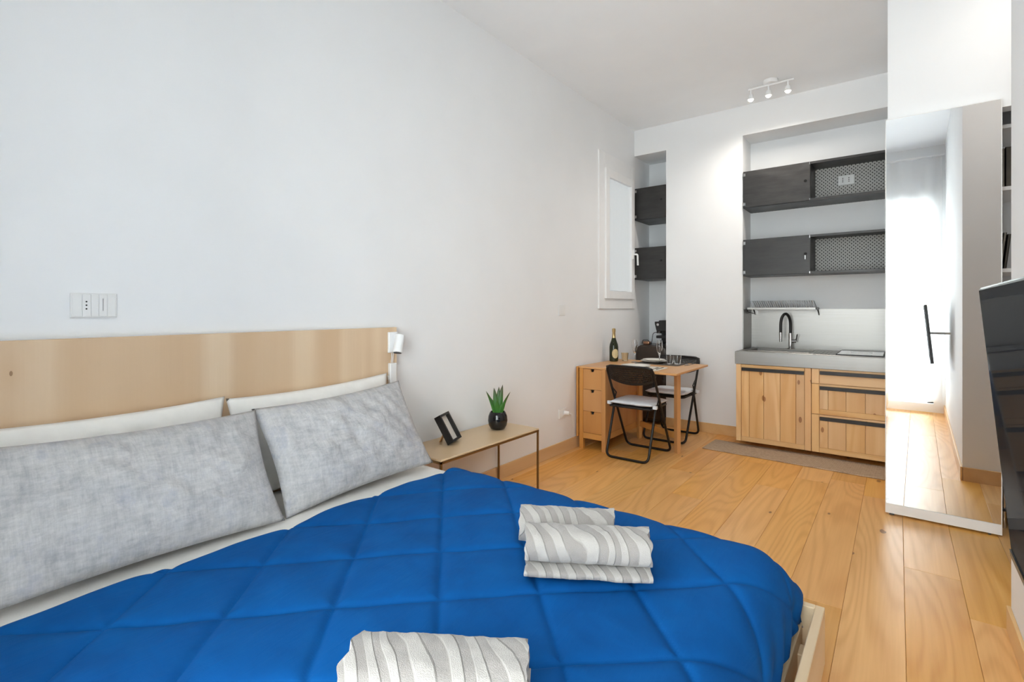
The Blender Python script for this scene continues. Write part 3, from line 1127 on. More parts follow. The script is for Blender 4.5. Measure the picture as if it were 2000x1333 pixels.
for ye in (TY0, TY1):
    s_ = 1 if ye == TY0 else -1
    MB().box(TX0 + 0.038, TX1 - 0.038, ye + s_ * 0.004, ye + s_ * 0.020, 0.095, 0.146).build('end_rail', M['birchY'], t, bevel=0.001)
    zz = [0.148, 0.342, 0.536, 0.7195]
    for i in range(3):
        x0, x1, z0, z1 = TX0 + 0.0395, TX1 - 0.0395, zz[i] + 0.0015, zz[i + 1] - 0.0015
        xc = (x0 + x1) / 2
        poly = [(x0, z0), (x1, z0), (x1, z1), (xc + 0.020, z1), (xc + 0.011, z1 - 0.026), (xc - 0.011, z1 - 0.026), (xc - 0.020, z1), (x0, z1)]
        MB().prism(poly, lambda a, b, d: (a, d, b), ye + s_ * 0.004, ye + s_ * 0.020).build('drawer', M['birch'], t)
    MB().box(TX0 + 0.045, TX1 - 0.045, ye + s_ * 0.024, ye + s_ * 0.026, 0.15, 0.718).build('drawer_shade_sheet', M['hole'], t)  # black sheet stands in for the shade behind the drawer notches
# the open gate: pivot post beside the unit, outer leg under the leaf
g0, g1 = Vector((0.328, 4.60, 0)), Vector((0.800, 4.315, 0))
gd = (g1 - g0).normalized()
gn = Vector((-gd.y, gd.x, 0))
gate = MB().obox(g0 + Vector((0, 0, 0.36)), gd, gn, (0, 0, 1), 0.019, 0.016, 0.36).build('gate_post', M['birch'], t, bevel=0.002)
MB().obox(g1 + Vector((0, 0, 0.3605)), gd, gn, (0, 0, 1), 0.022, 0.019, 0.3605).build('gate_leg', M['birch'], t, bevel=0.002)
gc = (g0 + g1) / 2
gl = (g1 - g0).length / 2 - 0.022
MB().obox(gc + Vector((0, 0, 0.145)), gd, gn, (0, 0, 1), gl, 0.010, 0.026).build('gate_rail', M['birchY'], t, bevel=0.002)
MB().obox(gc + Vector((0, 0, 0.690)), gd, gn, (0, 0, 1), gl, 0.010, 0.026).build('gate_rail', M['birchY'], t, bevel=0.002)

# ------------------------------------------------------------------ folding chairs


def make_chair():
    r = thing('folding_chair', 'black folding chair with its back turned to the bed, pushed up to the table', 'chair', (0, 0, 0))
    w = 0.205
    R_ = 0.0105
    # back tube continues down to the front feet
    ty, tz, fy = -0.195, 0.772, 0.228

    def on(z):
        return ty + (tz - z) / (tz - R_) * (fy - ty)
    top = fillet([(-w, on(0.0105), 0.0105), (-w, ty, tz), (w, ty, tz), (w, on(0.0105), 0.0105)], 0.055, 8)
    m_ = MB()
    m_.tube(fillet([(0, fy, R_), (-w, fy, R_), (-w, ty, tz), (0, ty - 0.022, tz + 0.004), (w, ty, tz), (w, fy, R_), (0, fy, R_)], 0.055, 8), R_, 10)
    m_.build('back_and_front_frame', M['black'], r, smooth=True, local=True)
    w2 = 0.186
    m_ = MB()
    ry = -0.232
    m_.tube(fillet([(-w2, -0.075, 0.425), (-w2, ry, R_), (w2, ry, R_), (w2, -0.075, 0.425)], 0.055, 8), R_, 10)
    m_.build('rear_leg_frame', M['black'], r, smooth=True, local=True)
    # seat pan and its tube
    m_ = MB()
    m_.tube(fillet([(-0.18, -0.165, 0.428), (-0.18, 0.205, 0.428), (0.18, 0.205, 0.428), (0.18, -0.165, 0.428)], 0.05, 6), 0.009, 8)
    m_.tube([(-0.18, -0.165, 0.428), (0.18, -0.165, 0.428)], 0.009, 8)
    m_.build('seat_frame', M['black'], r, smooth=True, local=True)
    m_ = MB()
    m_.prism(rrect(-0.172, 0.172, -0.158, 0.198, 0.04), lambda a, b, d: (a, b, d), 0.430, 0.437)
    m_.build('seat', M['blackplastic'], r, local=True)
    for s in (-1, 1):
        m_ = MB().cyl((s * 0.178, on(0.43), 0.43), (s * 0.214, on(0.43), 0.43), 0.008, 8)
        m_.build('hinge_pin', M['black'], r, smooth=True, local=True)
        m_ = MB().tube([(s * 0.195, -0.075, 0.425), (s * 0.195, -0.02, 0.52), (s * 0.2, on(0.57), 0.57)], 0.006, 6)
        m_.build('stay', M['black'], r, smooth=True, local=True)
    # perforated back panel: rim and lattice, lower edge dips in the middle
    m_ = MB()

    def bp(a, b):           # a -1..1 across, b 0..1 down
        lo = 0.105 + 0.050 * (1 - a * a) ** 0.8
        z = tz - 0.004 - b * lo
        y = on(z) - 0.020 * (1 - a * a) + 0.002
        return Vector((a * (w - 0.006), y, z))
    nrm = Vector((0, -0.87, -0.49)).normalized()

    def strip(pts, wd, up):
        n_ = len(pts)
        b = len(m_.v)
        for p, u_ in zip(pts, up):
            for s1 in (-1, 1):
                for s2 in (-1, 1):
                    m_.v.append(p + u_ * wd * s1 + nrm * 0.004 * s2)
        for i in range(n_ - 1):
            q = b + i * 4
            m_.f += [(q, q + 4, q + 5, q + 1), (q + 2, q + 3, q + 7, q + 6), (q, q + 2, q + 6, q + 4), (q + 1, q + 5, q + 7, q + 3)]
        q = b + (n_ - 1) * 4
        m_.f += [(b, b + 1, b + 3, b + 2), (q, q + 2, q + 3, q + 1)]
    upz = Vector((0, -0.45, 0.9)).normalized()
    A = [(-1 + 2 * i / 24) for i in range(25)]
    for b_ in (0.03, 0.10):
        strip([bp(a, b_) for a in A], 0.008, [upz] * 25)
    for b_ in (0.9, 0.97):
        strip([bp(a, b_) for a in A], 0.007, [upz] * 25)
    for b_ in (0.23, 0.36, 0.49, 0.62, 0.75):
        strip([bp(a, b_) for a in A], 0.0042, [upz] * 25)
    for i in range(29):
        a = -0.98 + 1.96 * i / 28
        wd = 0.012 if i in (0, 28) else 0.0036
        strip([bp(a, q / 6) for q in range(7)], wd, [Vector((1, 0, 0))] * 7)
    m_.build('back_panel', M['blackplastic'], r, local=True)
    return r


def make_cushion(label, loc, rz):
    r = thing('seat_cushion', label, 'cushion', loc)
    r.rotation_euler = (0, 0, rz)
    m_ = MB()

    def fn(s):
        def g(u, v):
            a, b = u * 2 - 1, v * 2 - 1
            p = (max(0, 1 - abs(a) ** 5) ** 0.5) * (max(0, 1 - abs(b) ** 5) ** 0.5)
            return (a * 0.192, b * 0.188, 0.022 + s * 0.021 * p + mnoise.noise(Vector((a * 2.5, b * 2.5, loc[1]))) * 0.004)
        return g
    m_.grid(26, 26, fn(1)).grid(26, 26, fn(-1))
    o = m_.build('pad', M['cushion'], r, smooth=True, angle=180, local=True)
    bm = bmesh.new()
    bm.from_mesh(o.data)
    bmesh.ops.remove_doubles(bm, verts=bm.verts, dist=0.0004)
    bmesh.ops.recalc_face_normals(bm, faces=bm.faces)
    bm.to_mesh(o.data)
    bm.free()
    for s in (-1, 1):
        MB().obox((s * 0.204, -0.150, 0.008), (1, 0, 0), (0, 1, 0), (0, 0, 1), 0.018, 0.013, 0.014).build('tie', M['cushion'], r, bevel=0.003, local=True)
    return r


ch1 = make_chair()
ch2 = copy_tree(ch1)
ch1.location = (0.545, 4.070, 0)
ch2.location = (0.565, 4.835, 0)
ch2.rotation_euler = (0, 0, PI)
ch2['label'] = 'black folding chair facing the bed, between the table and the back wall'
for c in (ch1, ch2):
    c['group'] = 'folding chairs at the gateleg table'
make_cushion('pale seat cushion on the folding chair turned away from the bed', (0.545, 4.090, 0.438), 0)
make_cushion('pale seat cushion on the folding chair by the back wall', (0.565, 4.815, 0.438), PI)

# ------------------------------------------------------------------ things on the table
ZT = TZ + 0.0005
bx, by = 0.105, 4.50
t = thing('wine_bottle', 'dark green sparkling wine bottle with gold foil neck', 'bottle', (bx, by, ZT))
MB().lathe([(0.036, 0.0), (0.043, 0.004), (0.0435, 0.14), (0.040, 0.165), (0.026, 0.205), (0.017, 0.235), (0.0155, 0.25)], (bx, by, ZT), 24).build('body', M['bottleglass'], t, smooth=True)
MB().lathe([(0.0195, 0.222), (0.0165, 0.245), (0.0155, 0.29), (0.0175, 0.293), (0.0175, 0.318), (0.012, 0.324), (0, 0.325)], (bx, by, ZT), 20).build('foil', M['gold'], t, smooth=True)
m = MB()
cang = math.atan2(CAM.y - by, CAM.x - bx) + 0.35
for i in range(13):
    a = cang - 0.75 + 1.5 * i / 12
    hh = 0.046 * math.sqrt(max(0.02, 1 - ((i - 6) / 6.2) ** 2))
    for z in (0.078 - hh, 0.078 + hh):
        m.v.append(Vector((bx + 0.0442 * math.cos(a), by + 0.0442 * math.sin(a), ZT + z)))
for i in range(12):
    m.f.append((i * 2, i * 2 + 2, i * 2 + 3, i * 2 + 1))
m.build('label', M['cream'], t, smooth=True)


def flute(label, x, y):
    o = MB().lathe([(0.0, 0.0), (0.033, 0.001), (0.033, 0.003), (0.006, 0.008), (0.0042, 0.02), (0.0042, 0.075), (0.010, 0.090), (0.024, 0.125), (0.0285, 0.160),
                    (0.0265, 0.195), (0.0230, 0.222), (0.0220, 0.222), (0.0255, 0.195), (0.0272, 0.160), (0.0225, 0.126), (0.008, 0.094), (0.0, 0.088)], (x, y, ZT), 28).build('champagne_flute', M['glass'], smooth=True, angle=60)
    return tag(o, label, 'wine glass', 'champagne flutes on the gateleg table')


flute('clear champagne flute standing between the bottle and the plates', 0.315, 4.52)
flute('clear champagne flute standing in front of the stacked plates', 0.560, 4.52)


def tumbler(label, x, y, mt):
    o = MB().lathe([(0.0, 0.0), (0.027, 0.0), (0.029, 0.004), (0.036, 0.080), (0.0335, 0.080), (0.027, 0.010), (0.0, 0.009)], (x, y, ZT), 24).build('tumbler', mt, smooth=True, angle=50)
    return tag(o, label, 'glass', 'tumblers on the gateleg table')


tumbler('amber tinted water tumbler next to the wine bottle', 0.175, 4.60, M['amberglass'])
tumbler('clear water tumbler nearer the stacked plates', 0.640, 4.575, M['glass'])
tumbler('clear water tumbler farther from the stacked plates', 0.700, 4.600, M['glass'])


def plate(label, x, y, z, r, group=None):
    o = MB().lathe([(0.0, 0.003), (r * 0.6, 0.003), (r * 0.68, 0.006), (r, 0.018), (r, 0.020), (r * 0.66, 0.0095), (r * 0.6, 0.006), (0, 0.006)], (x, y, z), 40).build('plate', M['white_china'], smooth=True, angle=50)
    return tag(o, label, 'plate', group)


def mat_(label, x, y, mt):
    o = MB().prism(rrect(x - 0.21, x + 0.21, y - 0.145, y + 0.145, 0.03), lambda a, b, d: (a, b, d), ZT, ZT + 0.003).build('placemat', mt)
    return tag(o, label, 'placemat')


mat_('pale placemat laid behind the chair with its back to the bed', 0.53, 4.13, M['linen'])
mat_('dark grey placemat under the stacked plates', 0.55, 4.585, M['greylinen'])
plate('single white dinner plate on the pale placemat', 0.50, 4.13, ZT + 0.0031, 0.125)
plate('white dinner plate at the bottom of the stack on the grey placemat', 0.47, 4.61, ZT + 0.0031, 0.125)
plate('smaller white plate on top of the stacked plates', 0.47, 4.61, ZT + 0.0142, 0.105)
for (x, y, a, lb) in ((0.68, 4.12, 0.1, 'steel fork laid on the pale placemat'), (0.71, 4.14, 0.05, 'steel knife laid on the pale placemat'),
                      (0.785, 4.60, 0.15, 'steel fork laid beside the grey placemat'), (0.81, 4.63, 0.0, 'steel knife laid beside the grey placemat')):
    zz_ = ZT + 0.0032 if x < 0.74 else ZT + 0.0002
    m = MB()
    m.obox((0, -0.035, 0.002), (1, 0, 0), (0, 1, 0), (0, 0, 1), 0.0045, 0.055, 0.0015)
    if 'fork' in lb:
        m.obox((0, 0.035, 0.002), (1, 0, 0), (0, 1, 0), (0, 0, 1), 0.010, 0.016, 0.0015)
        for q in (-0.0078, -0.0026, 0.0026, 0.0078):
            m.obox((q, 0.068, 0.002), (1, 0, 0), (0, 1, 0), (0, 0, 1), 0.0016, 0.018, 0.0012)
    else:
        m.prism([(-0.006, 0.02), (0.006, 0.02), (0.008, 0.085), (0.002, 0.100), (-0.006, 0.09)], lambda p, q, d: (p, q, d), 0.0005, 0.003)
    m.xform(Matrix.Translation((x, y, zz_)) @ Matrix.Rotation(a, 4, 'Z'))
    tag(m.build('fork' if 'fork' in lb else 'knife', M['steelcut']), lb, 'cutlery')

# ------------------------------------------------------------------ alcove: dark fridge, coffee maker, kettle-like tin, steel boxes
t = thing('mini_fridge', 'dark brown rounded-top cabinet fridge standing in the narrow alcove', 'fridge', (0.18, 5.43, 0))
poly = rrect(0.008, 0.352, 0.02, 0.855, 0.055, 6)
MB().prism(poly, lambda a, b, d: (a, d, b), 5.285, 5.62).build('body', M['brown'], t, smooth=True, bevel=0.006)
dr = MB().prism(rrect(0.010, 0.350, 0.06, 0.850, 0.055, 6), lambda a, b, d: (a, d, b), 5.235, 5.282).build('door', M['brown'], t, smooth=True, bevel=0.010, seg=2)
MB().tube(fillet([(0.325, 5.234, 0.50), (0.325, 5.205, 0.50), (0.325, 5.205, 0.72), (0.325, 5.234, 0.72)], 0.012), 0.006, 8).build('handle', M['charcoal'], dr, smooth=True)
for x in (0.03, 0.30):
    MB().box(x, x + 0.03, 5.30, 5.33, 0, 0.022).build('foot', M['hole'], t)

t = thing('coffee_maker', 'black capsule coffee machine on top of the dark fridge', 'coffee machine', (0.27, 5.40, 0.856))
m = MB()
m.box(0.215, 0.345, 5.30, 5.52, 0.856, 0.875)
m.build('base', M['blackplastic'], t, bevel=0.004)
MB().box(0.225, 0.345, 5.43, 5.54, 0.876, 1.06).build('column', M['blackplastic'], t, bevel=0.01)
hdp = [(0.205, 1.095), (0.225, 1.015), (0.338, 1.015), (0.348, 1.095), (0.348, 1.128), (0.255, 1.132), (0.25, 1.118), (0.205, 1.118)]
MB().prism(hdp, lambda a, b, d: (a, d, b), 5.29, 5.54).build('head', M['blackplastic'], t, bevel=0.004)
MB().cyl((0.242, 5.289, 1.085), (0.242, 5.285, 1.085), 0.014, 18).build('badge', M['chrome'], t)
MB().cyl((0.245, 5.32, 1.015), (0.245, 5.32, 0.99), 0.028, 18).build('spout', M['charcoal'], t, smooth=True)
MB().box(0.218, 0.345, 5.30, 5.42, 0.935, 0.965).build('cup_tray', M['charcoal'], t, bevel=0.003)
MB().tube(fillet([(0.215, 5.38, 1.0), (0.15, 5.38, 0.99), (0.125, 5.40, 0.86)], 0.08, 10), 0.0035, 6).build('power_cord', M['blackplastic'], t, smooth=True)

t = thing('handled_tin', 'small copper coloured tin with a brown wire handle on the dark fridge', 'tin', (0.085, 5.36, 0.856))
MB().box(0.050, 0.125, 5.33, 5.40, 0.856, 0.895).build('body', M['copper'], t, bevel=0.012, seg=2, smooth=True)
MB().tube(fillet([(0.045, 5.325, 0.866), (0.055, 5.325, 0.912), (0.118, 5.325, 0.912), (0.145, 5.325, 0.866)], 0.02), 0.004, 6).build('handle', M['brown'], t, smooth=True)


def hinge(parent, x, z, s=1):
    m_ = MB().cyl((x, 5.202, z - 0.018), (x, 5.202, z + 0.018), 0.006, 8)
    m_.box(x, x + s * 0.02, 5.203, 5.2055, z - 0.014, z + 0.014)
    return m_.build('hinge', M['chrome'], parent, smooth=True)


for (z0, z1, lb) in ((2.240, 2.590, 'blackened steel wall box in the alcove, higher of the two'), (1.582, 1.932, 'blackened steel wall box in the alcove just above the coffee machine')):
    t = thing('steel_wall_box', lb, 'wall cabinet', (0.18, 5.42, z0), 'steel boxes in the alcove')
    q = 0.006
    m = MB().box(0.004, 0.356, 5.222, 5.63, z0, z0 + q).box(0.004, 0.356, 5.222, 5.63, z1 - q, z1)
    m.box(0.004, 0.004 + q, 5.222, 5.63, z0 + q, z1 - q).box(0.356 - q, 0.356, 5.222, 5.63, z0 + q, z1 - q).box(0.004, 0.356, 5.625, 5.632, z0, z1)
    m.build('shell', M['darksteel'], t)
    d = MB().box(0.016, 0.354, 5.206, 5.2205, z0 + 0.003, z1 - 0.003).build('door', M['darksteel'], t, bevel=0.001)
    MB().cyl((0.312, 5.2065, (z0 + z1) / 2 + 0.02), (0.312, 5.204, (z0 + z1) / 2 + 0.02), 0.011, 16).build('finger_hole', M['hole'], d)
    for zz_ in (z0 + 0.035, z1 - 0.035):
        hinge(d, 0.012, zz_)

for (z0, z1, lb, up) in ((2.236, 2.590, 'long blackened steel wall cabinet with a power socket on its printed back', True),
                         (1.575, 1.928, 'long blackened steel wall cabinet above the dish rack', False)):
    t = thing('steel_wall_cabinet', lb, 'wall cabinet', (1.70, 5.38, z0), 'steel cabinets in the kitchen niche')
    x0, x1, xd, q = 1.126, 2.264, 1.688, 0.006
    m = MB().box(x0, x1, 5.222, 5.54, z0, z0 + q).box(x0, x1, 5.222, 5.54, z1 - q, z1)
    m.box(x0, x0 + q, 5.222, 5.54, z0 + q, z1 - q).box(x1 - q, x1, 5.222, 5.54, z0 + q, z1 - q)
    m.box(xd, xd + q, 5.222, 5.54, z0 + q, z1 - q)
    m.box(xd + q, x1 - q, 5.222, 5.226, z0 + q, z0 + 0.022).box(xd + q, x1 - q, 5.222, 5.226, z1 - 0.020, z1 - q)
    m.build('shell', M['darksteel'], t)
    bpn = MB().box(x0, x1, 5.5405, 5.5485, z0, z1).build('printed_back', M['pattern'], t)
    d = MB().box(x0 + 0.003, xd + 0.004, 5.206, 5.2205, z0 + 0.003, z1 - 0.003).build('door', M['darksteel'], t, bevel=0.001)
    MB().cyl((1.655, 5.2065, (z0 + z1) / 2 + 0.005), (1.655, 5.204, (z0 + z1) / 2 + 0.005), 0.013, 16).build('finger_hole', M['hole'], d)
    if not up:
        MB().box(1.650, 1.656, 5.203, 5.2055, (z0 + z1) / 2 - 0.045, (z0 + z1) / 2 - 0.008).build('key', M['chrome'], d)
    for zz_ in (z0 + 0.035, z1 - 0.035):
        hinge(d, x0 + 0.004, zz_)
    m = MB().box(xd - 0.002, xd + 0.004, 5.2015, 5.2045, z0 + 0.003, z0 + 0.02).box(xd - 0.002, xd + 0.004, 5.2015, 5.2045, z1 - 0.03, z1 - 0.003)
    m.build('edge_clip', M['chrome'], d)
    if up:
        s = thing('power_socket', 'white double power socket on the printed back of the wall cabinet', 'socket', (1.94, 5.54, 2.41))
        MB().box(1.878, 2.002, 5.530, 5.540, 2.405, 2.492).build('plate', M['whiteplastic'], s, bevel=0.002)
        for xx in (1.915, 1.962):
            mo = MB().box(xx - 0.016, xx + 0.016, 5.527, 5.530, 2.418, 2.480).build('module', M['whiteplastic'], s, bevel=0.001)
            for dz in (-0.016, 0, 0.016):
                MB().cyl((xx, 5.5272, 2.449 + dz), (xx, 5.5262, 2.449 + dz), 0.0045, 10).build('pin_hole', M['hole'], mo)

# ------------------------------------------------------------------ kitchen
KY = 4.88
G = 0.0012


def plank(par, x0, x1, z0, z1, dy=0.0):
    return MB().box(x0 + G, x1 - G, KY + 0.006 + dy, KY + 0.020 + dy, z0, z1).build('plank', M['pine'], par, bevel=0.0015)


t = thing('kitchen_cabinet', 'pine kitchen cabinet with a planked door below the sink', 'cabinet', (1.44, 5.2, 0.0))
m = MB().box(1.146, 1.162, KY + 0.024, 5.538, 0.055, 0.752).box(1.722, 1.738, KY + 0.024, 5.538, 0.055, 0.752)
m.box(1.162, 1.722, KY + 0.024, 5.538, 0.055, 0.071).box(1.162, 1.722, 5.526, 5.538, 0.071, 0.752).box(1.162, 1.722, KY + 0.024, KY + 0.030, 0.071, 0.752)
m.build('body', M['pine'], t)
MB().box(1.144, 1.186, KY, KY + 0.022, 0.052, 0.752).build('stile', M['pine'], t, bevel=0.0015)
MB().box(1.692, 1.738, KY, KY + 0.022, 0.052, 0.752).build('stile', M['pine'], t, bevel=0.0015)
d = MB().box(1.188, 1.690, KY + 0.002, KY + 0.022, 0.052, 0.094).build('door', M['pineH'], t, bevel=0.0015)
for a, b_ in zip((1.188, 1.253, 1.373, 1.504, 1.625), (1.253, 1.373, 1.504, 1.625, 1.690)):
    plank(d, a, b_, 0.0945, 0.725)
MB().box(1.188, 1.690, KY + 0.002, KY + 0.022, 0.7255, 0.750).build('top_rail', M['pineH'], d, bevel=0.0015)
MB().box(1.192, 1.686, KY - 0.014, KY + 0.0055, 0.694, 0.722).build('handle', M['charcoal'], d, bevel=0.001)
for x in (1.20, 1.66):
    for y in (5.10, 5.46):
        MB().cyl((x, y, 0.0), (x, y, 0.055), 0.02, 12).build('foot', M['blackplastic'], t)

t = thing('kitchen_cabinet', 'pine kitchen drawer unit with three drawers below the hob', 'cabinet', (2.0, 5.2, 0.0))
MB().box(1.742, 2.264, KY + 0.024, 5.54, 0.055, 0.752).build('body', M['pine'], t)
XR = 2.2635
for i, (z0, z1) in enumerate(((0.052, 0.369), (0.373, 0.625), (0.629, 0.752))):
    dr = MB().box(1.7425, 1.797, KY, KY + 0.022, z0, z1).build('drawer', M['pine'], t, bevel=0.0015)
    zt = z1 - 0.016
    MB().box(1.798, XR, KY + 0.002, KY + 0.022, zt + 0.0005, z1).build('top_rail', M['pineH'], dr, bevel=0.0015)
    MB().box(1.802, XR - 0.002, KY - 0.014, KY + 0.0055, zt - 0.030, zt - 0.002).build('handle', M['charcoal'], dr, bevel=0.001)
    if i < 2:
        MB().box(1.798, XR, KY + 0.002, KY + 0.022, z0, z0 + 0.042).build('bottom_rail', M['pineH'], dr, bevel=0.0015)
        for a, b_ in zip((1.798, 1.860, 1.984, 2.113), (1.860, 1.984, 2.113, XR)):
            plank(dr, a, b_, z0 + 0.0425, zt)
    else:
        MB().box(1.798, XR, KY + 0.006, KY + 0.020, z0, zt).build('plank', M['pineH'], dr, bevel=0.0015)
for x in (1.80, 2.20):
    for y in (5.10, 5.46):
        MB().cyl((x, y, 0.0), (x, y, 0.055), 0.02, 12).build('foot', M['blackplastic'], t)

# steel worktop with sink
WZ = 0.868
t = thing('worktop', 'brushed steel worktop with deep front edge and built-in sink', 'worktop', (1.7, 5.2, 0.753))
SX0, SX1, SY0, SY1 = 1.215, 1.700, 5.03, 5.40
m = MB().box(1.136, XBL - 0.003, KY - 0.012, KY + 0.004, 0.754, WZ)
m.box(1.136, 1.150, KY + 0.004, 5.215, 0.754, WZ)
m.build('apron', M['steel'], t, bevel=0.002, seg=2)
m = MB().box(1.150, SX0, KY + 0.004, 5.54, WZ - 0.010, WZ - 0.001).box(SX1, XBL - 0.003, KY + 0.004, 5.54, WZ - 0.010, WZ - 0.001)
m.box(SX0, SX1, KY + 0.004, SY0, WZ - 0.010, WZ - 0.001).box(SX0, SX1, SY1, 5.54, WZ - 0.010, WZ - 0.001)
m.build('deck', M['steel'], t)
m = MB()
for (a, b_, c, d_) in ((SX0, SX1, SY0 - 0.008, SY0 + 0.004), (SX0, SX1, SY1 - 0.004, SY1 + 0.008), (SX0 - 0.008, SX0 + 0.004, SY0 - 0.008, SY1 + 0.008), (SX1 - 0.004, SX1 + 0.008, SY0 - 0.008, SY1 + 0.008)):
    m.box(a, b_, c, d_, WZ - 0.001, WZ + 0.004)
m.build('sink_rim', M['steel'], t, bevel=0.0015)
m = MB()
q = 0.003
SZ = WZ - 0.18
m.box(SX0, SX1, SY0, SY1, SZ, SZ + q).box(SX0, SX0 + q, SY0, SY1, SZ, WZ - 0.001).box(SX1 - q, SX1, SY0, SY1, SZ, WZ - 0.001)
m.box(SX0, SX1, SY0, SY0 + q, SZ, WZ - 0.001).box(SX0, SX1, SY1 - q, SY1, SZ, WZ - 0.001)
m.build('sink_bowl', M['steel'], t)
MB().box(1.150, XBL - 0.003, KY - 0.011, KY + 0.020, WZ - 0.001, WZ + 0.005).build('front_lip', M['steel'], t, bevel=0.002)
for i in range(5):
    MB().box(1.730 + i * 0.028, 1.738 + i * 0.028, 5.02, 5.40, WZ - 0.001, WZ + 0.002).build('drainer_rib', M['steel'], t, bevel=0.0008)

t = thing('hob', 'flat glass cooking hob set into the steel worktop', 'hob', (2.07, 5.2, WZ))
MB().box(1.912, 2.225, 4.965, 5.45, WZ, WZ + 0.009).build('glass_plate', M['hob'], t, bevel=0.002)
m = MB().box(1.906, 2.231, 4.958, 4.965, WZ, WZ + 0.010).box(1.906, 2.231, 5.45, 5.457, WZ, WZ + 0.010)
m.box(1.906, 1.912, 4.965, 5.45, WZ, WZ + 0.010).box(2.225, 2.231, 4.965, 5.45, WZ, WZ + 0.010)
m.build('frame', M['charcoal'], t)
for y in (5.08, 5.33):
    m = MB()
    m.tube([(2.07 + 0.08 * math.cos(a * PI / 16), y + 0.08 * math.sin(a * PI / 16), WZ + 0.0091) for a in range(32)], 0.0008, 4, closed=True)
    m.build('cooking_ring', M['whiteplastic'], t)

t = thing('backsplash', 'brushed steel backsplash behind the sink and hob', 'backsplash', (1.7, 5.53, WZ))
MB().box(1.132, XBL - 0.003, 5.541, 5.5485, WZ, 1.256).build('back_panel', M['steel'], t)
MB().box(1.1235, 1.1315, 5.215, 5.5485, WZ, 1.252).build('side_panel', M['steel'], t)

fx, fy = 1.50, 5.44
t = thing('kitchen_tap', 'kitchen tap with arched black hose and steel spout', 'tap', (fx, fy, WZ))
MB().cyl((fx, fy, WZ - 0.001), (fx, fy, WZ + 0.012), 0.026, 20).build('base', M['chrome'], t, smooth=True)
MB().cyl((fx, fy, WZ + 0.012), (fx, fy, WZ + 0.155), 0.016, 18).build('column', M['chrome'], t, smooth=True)
MB().cyl((fx, fy, WZ + 0.075), (fx + 0.05, fy, WZ + 0.078), 0.014, 14).build('valve', M['chrome'], t, smooth=True)
MB().cyl((fx + 0.045, fy, WZ + 0.078), (fx + 0.06, fy - 0.02, WZ + 0.145), 0.005, 8).build('lever', M['chrome'], t, smooth=True)
arc = [(fx, fy, WZ + 0.155)]
dxy = Vector((-0.06, -0.145, 0))
for i in range(0, 17):
    a = PI * i / 16
    arc.append((fx + dxy.x * (0.5 - 0.5 * math.cos(a)), fy + dxy.y * (0.5 - 0.5 * math.cos(a)), WZ + 0.235 + 0.105 * math.sin(a)))
arc.append((fx + dxy.x, fy + dxy.y, WZ + 0.165))
MB().tube(arc, 0.0125, 12).build('hose', M['blackplastic'], t, smooth=True)
MB().cyl((fx + dxy.x, fy + dxy.y, WZ + 0.165), (fx + dxy.x, fy + dxy.y, WZ + 0.075), 0.0135, 14, 0.011).build('spray_head', M['chrome'], t, smooth=True)

# dish rack on the wall
t = thing('dish_rack', 'steel wall dish rack with slanted plate wires over the sink', 'dish rack', (1.43, 5.4, 1.25))
RX0, RX1, RY0, RY1, RZ = 1.140, 1.728, 5.30, 5.535, 1.262
m = MB().box(RX0, RX1, RY0, RY0 + 0.006, RZ - 0.012, RZ + 0.008).box(RX0, RX1, RY1 - 0.006, RY1, RZ - 0.012, RZ + 0.008)
m.box(RX0, RX0 + 0.006, RY0, RY1, RZ - 0.012, RZ + 0.008).box(RX1 - 0.006, RX1, RY0, RY1, RZ - 0.012, RZ + 0.008)
m.build('tray_frame', M['steel'], t, bevel=0.001)
MB().box(RX0 + 0.006, RX1 - 0.006, RY0 + 0.006, RY1 - 0.006, RZ - 0.011, RZ - 0.009).build('drip_tray', M['steel'], t)
for i in range(28):
    x = RX0 + 0.045 + i * 0.0195
    MB().tube([(x, RY0 + 0.02, RZ + 0.002), (x - 0.022, RY0 + 0.05, RZ + 0.072), (x - 0.022, RY1 - 0.06, RZ + 0.072), (x, RY1 - 0.03, RZ + 0.002)], 0.0026, 5).build('plate_wire', M['chrome'], t, smooth=True)
for x in (RX0 + 0.03, RX1 - 0.006):
    MB().prism([(RY0 + 0.13, RZ - 0.012), (RY1 + 0.004, RZ - 0.012), (RY1 + 0.004, RZ - 0.065), (RY1 - 0.02, RZ - 0.065)], lambda a, b, d_: (d_, a, b), x, x + 0.012).build('bracket', M['chrome'], t)
MB().tube(fillet([(RX0 + 0.002, RY0 + 0.01, RZ - 0.012), (RX0 + 0.002, RY0 + 0.03, RZ - 0.035), (RX0 + 0.035, RY1 - 0.05, RZ - 0.055), (RX0 + 0.035, RY1 - 0.03, RZ - 0.012)], 0.01), 0.003, 6).build('tray_support', M['charcoal'], t, smooth=True)

# rug
rug = MB().prism(rrect(-0.66, 0.66, -0.185, 0.185, 0.006, 2), lambda a, b, d_: (a, b, d_), 0.0, 0.009)
rug.xform(Matrix.Translation((1.592, 4.752, 0.0006)) @ Matrix.Rotation(-0.035, 4, 'Z'))
tag(rug.build('kitchen_rug', M['rug'], bevel=0.003), 'taupe woven runner rug in front of the kitchen cabinets', 'rug')

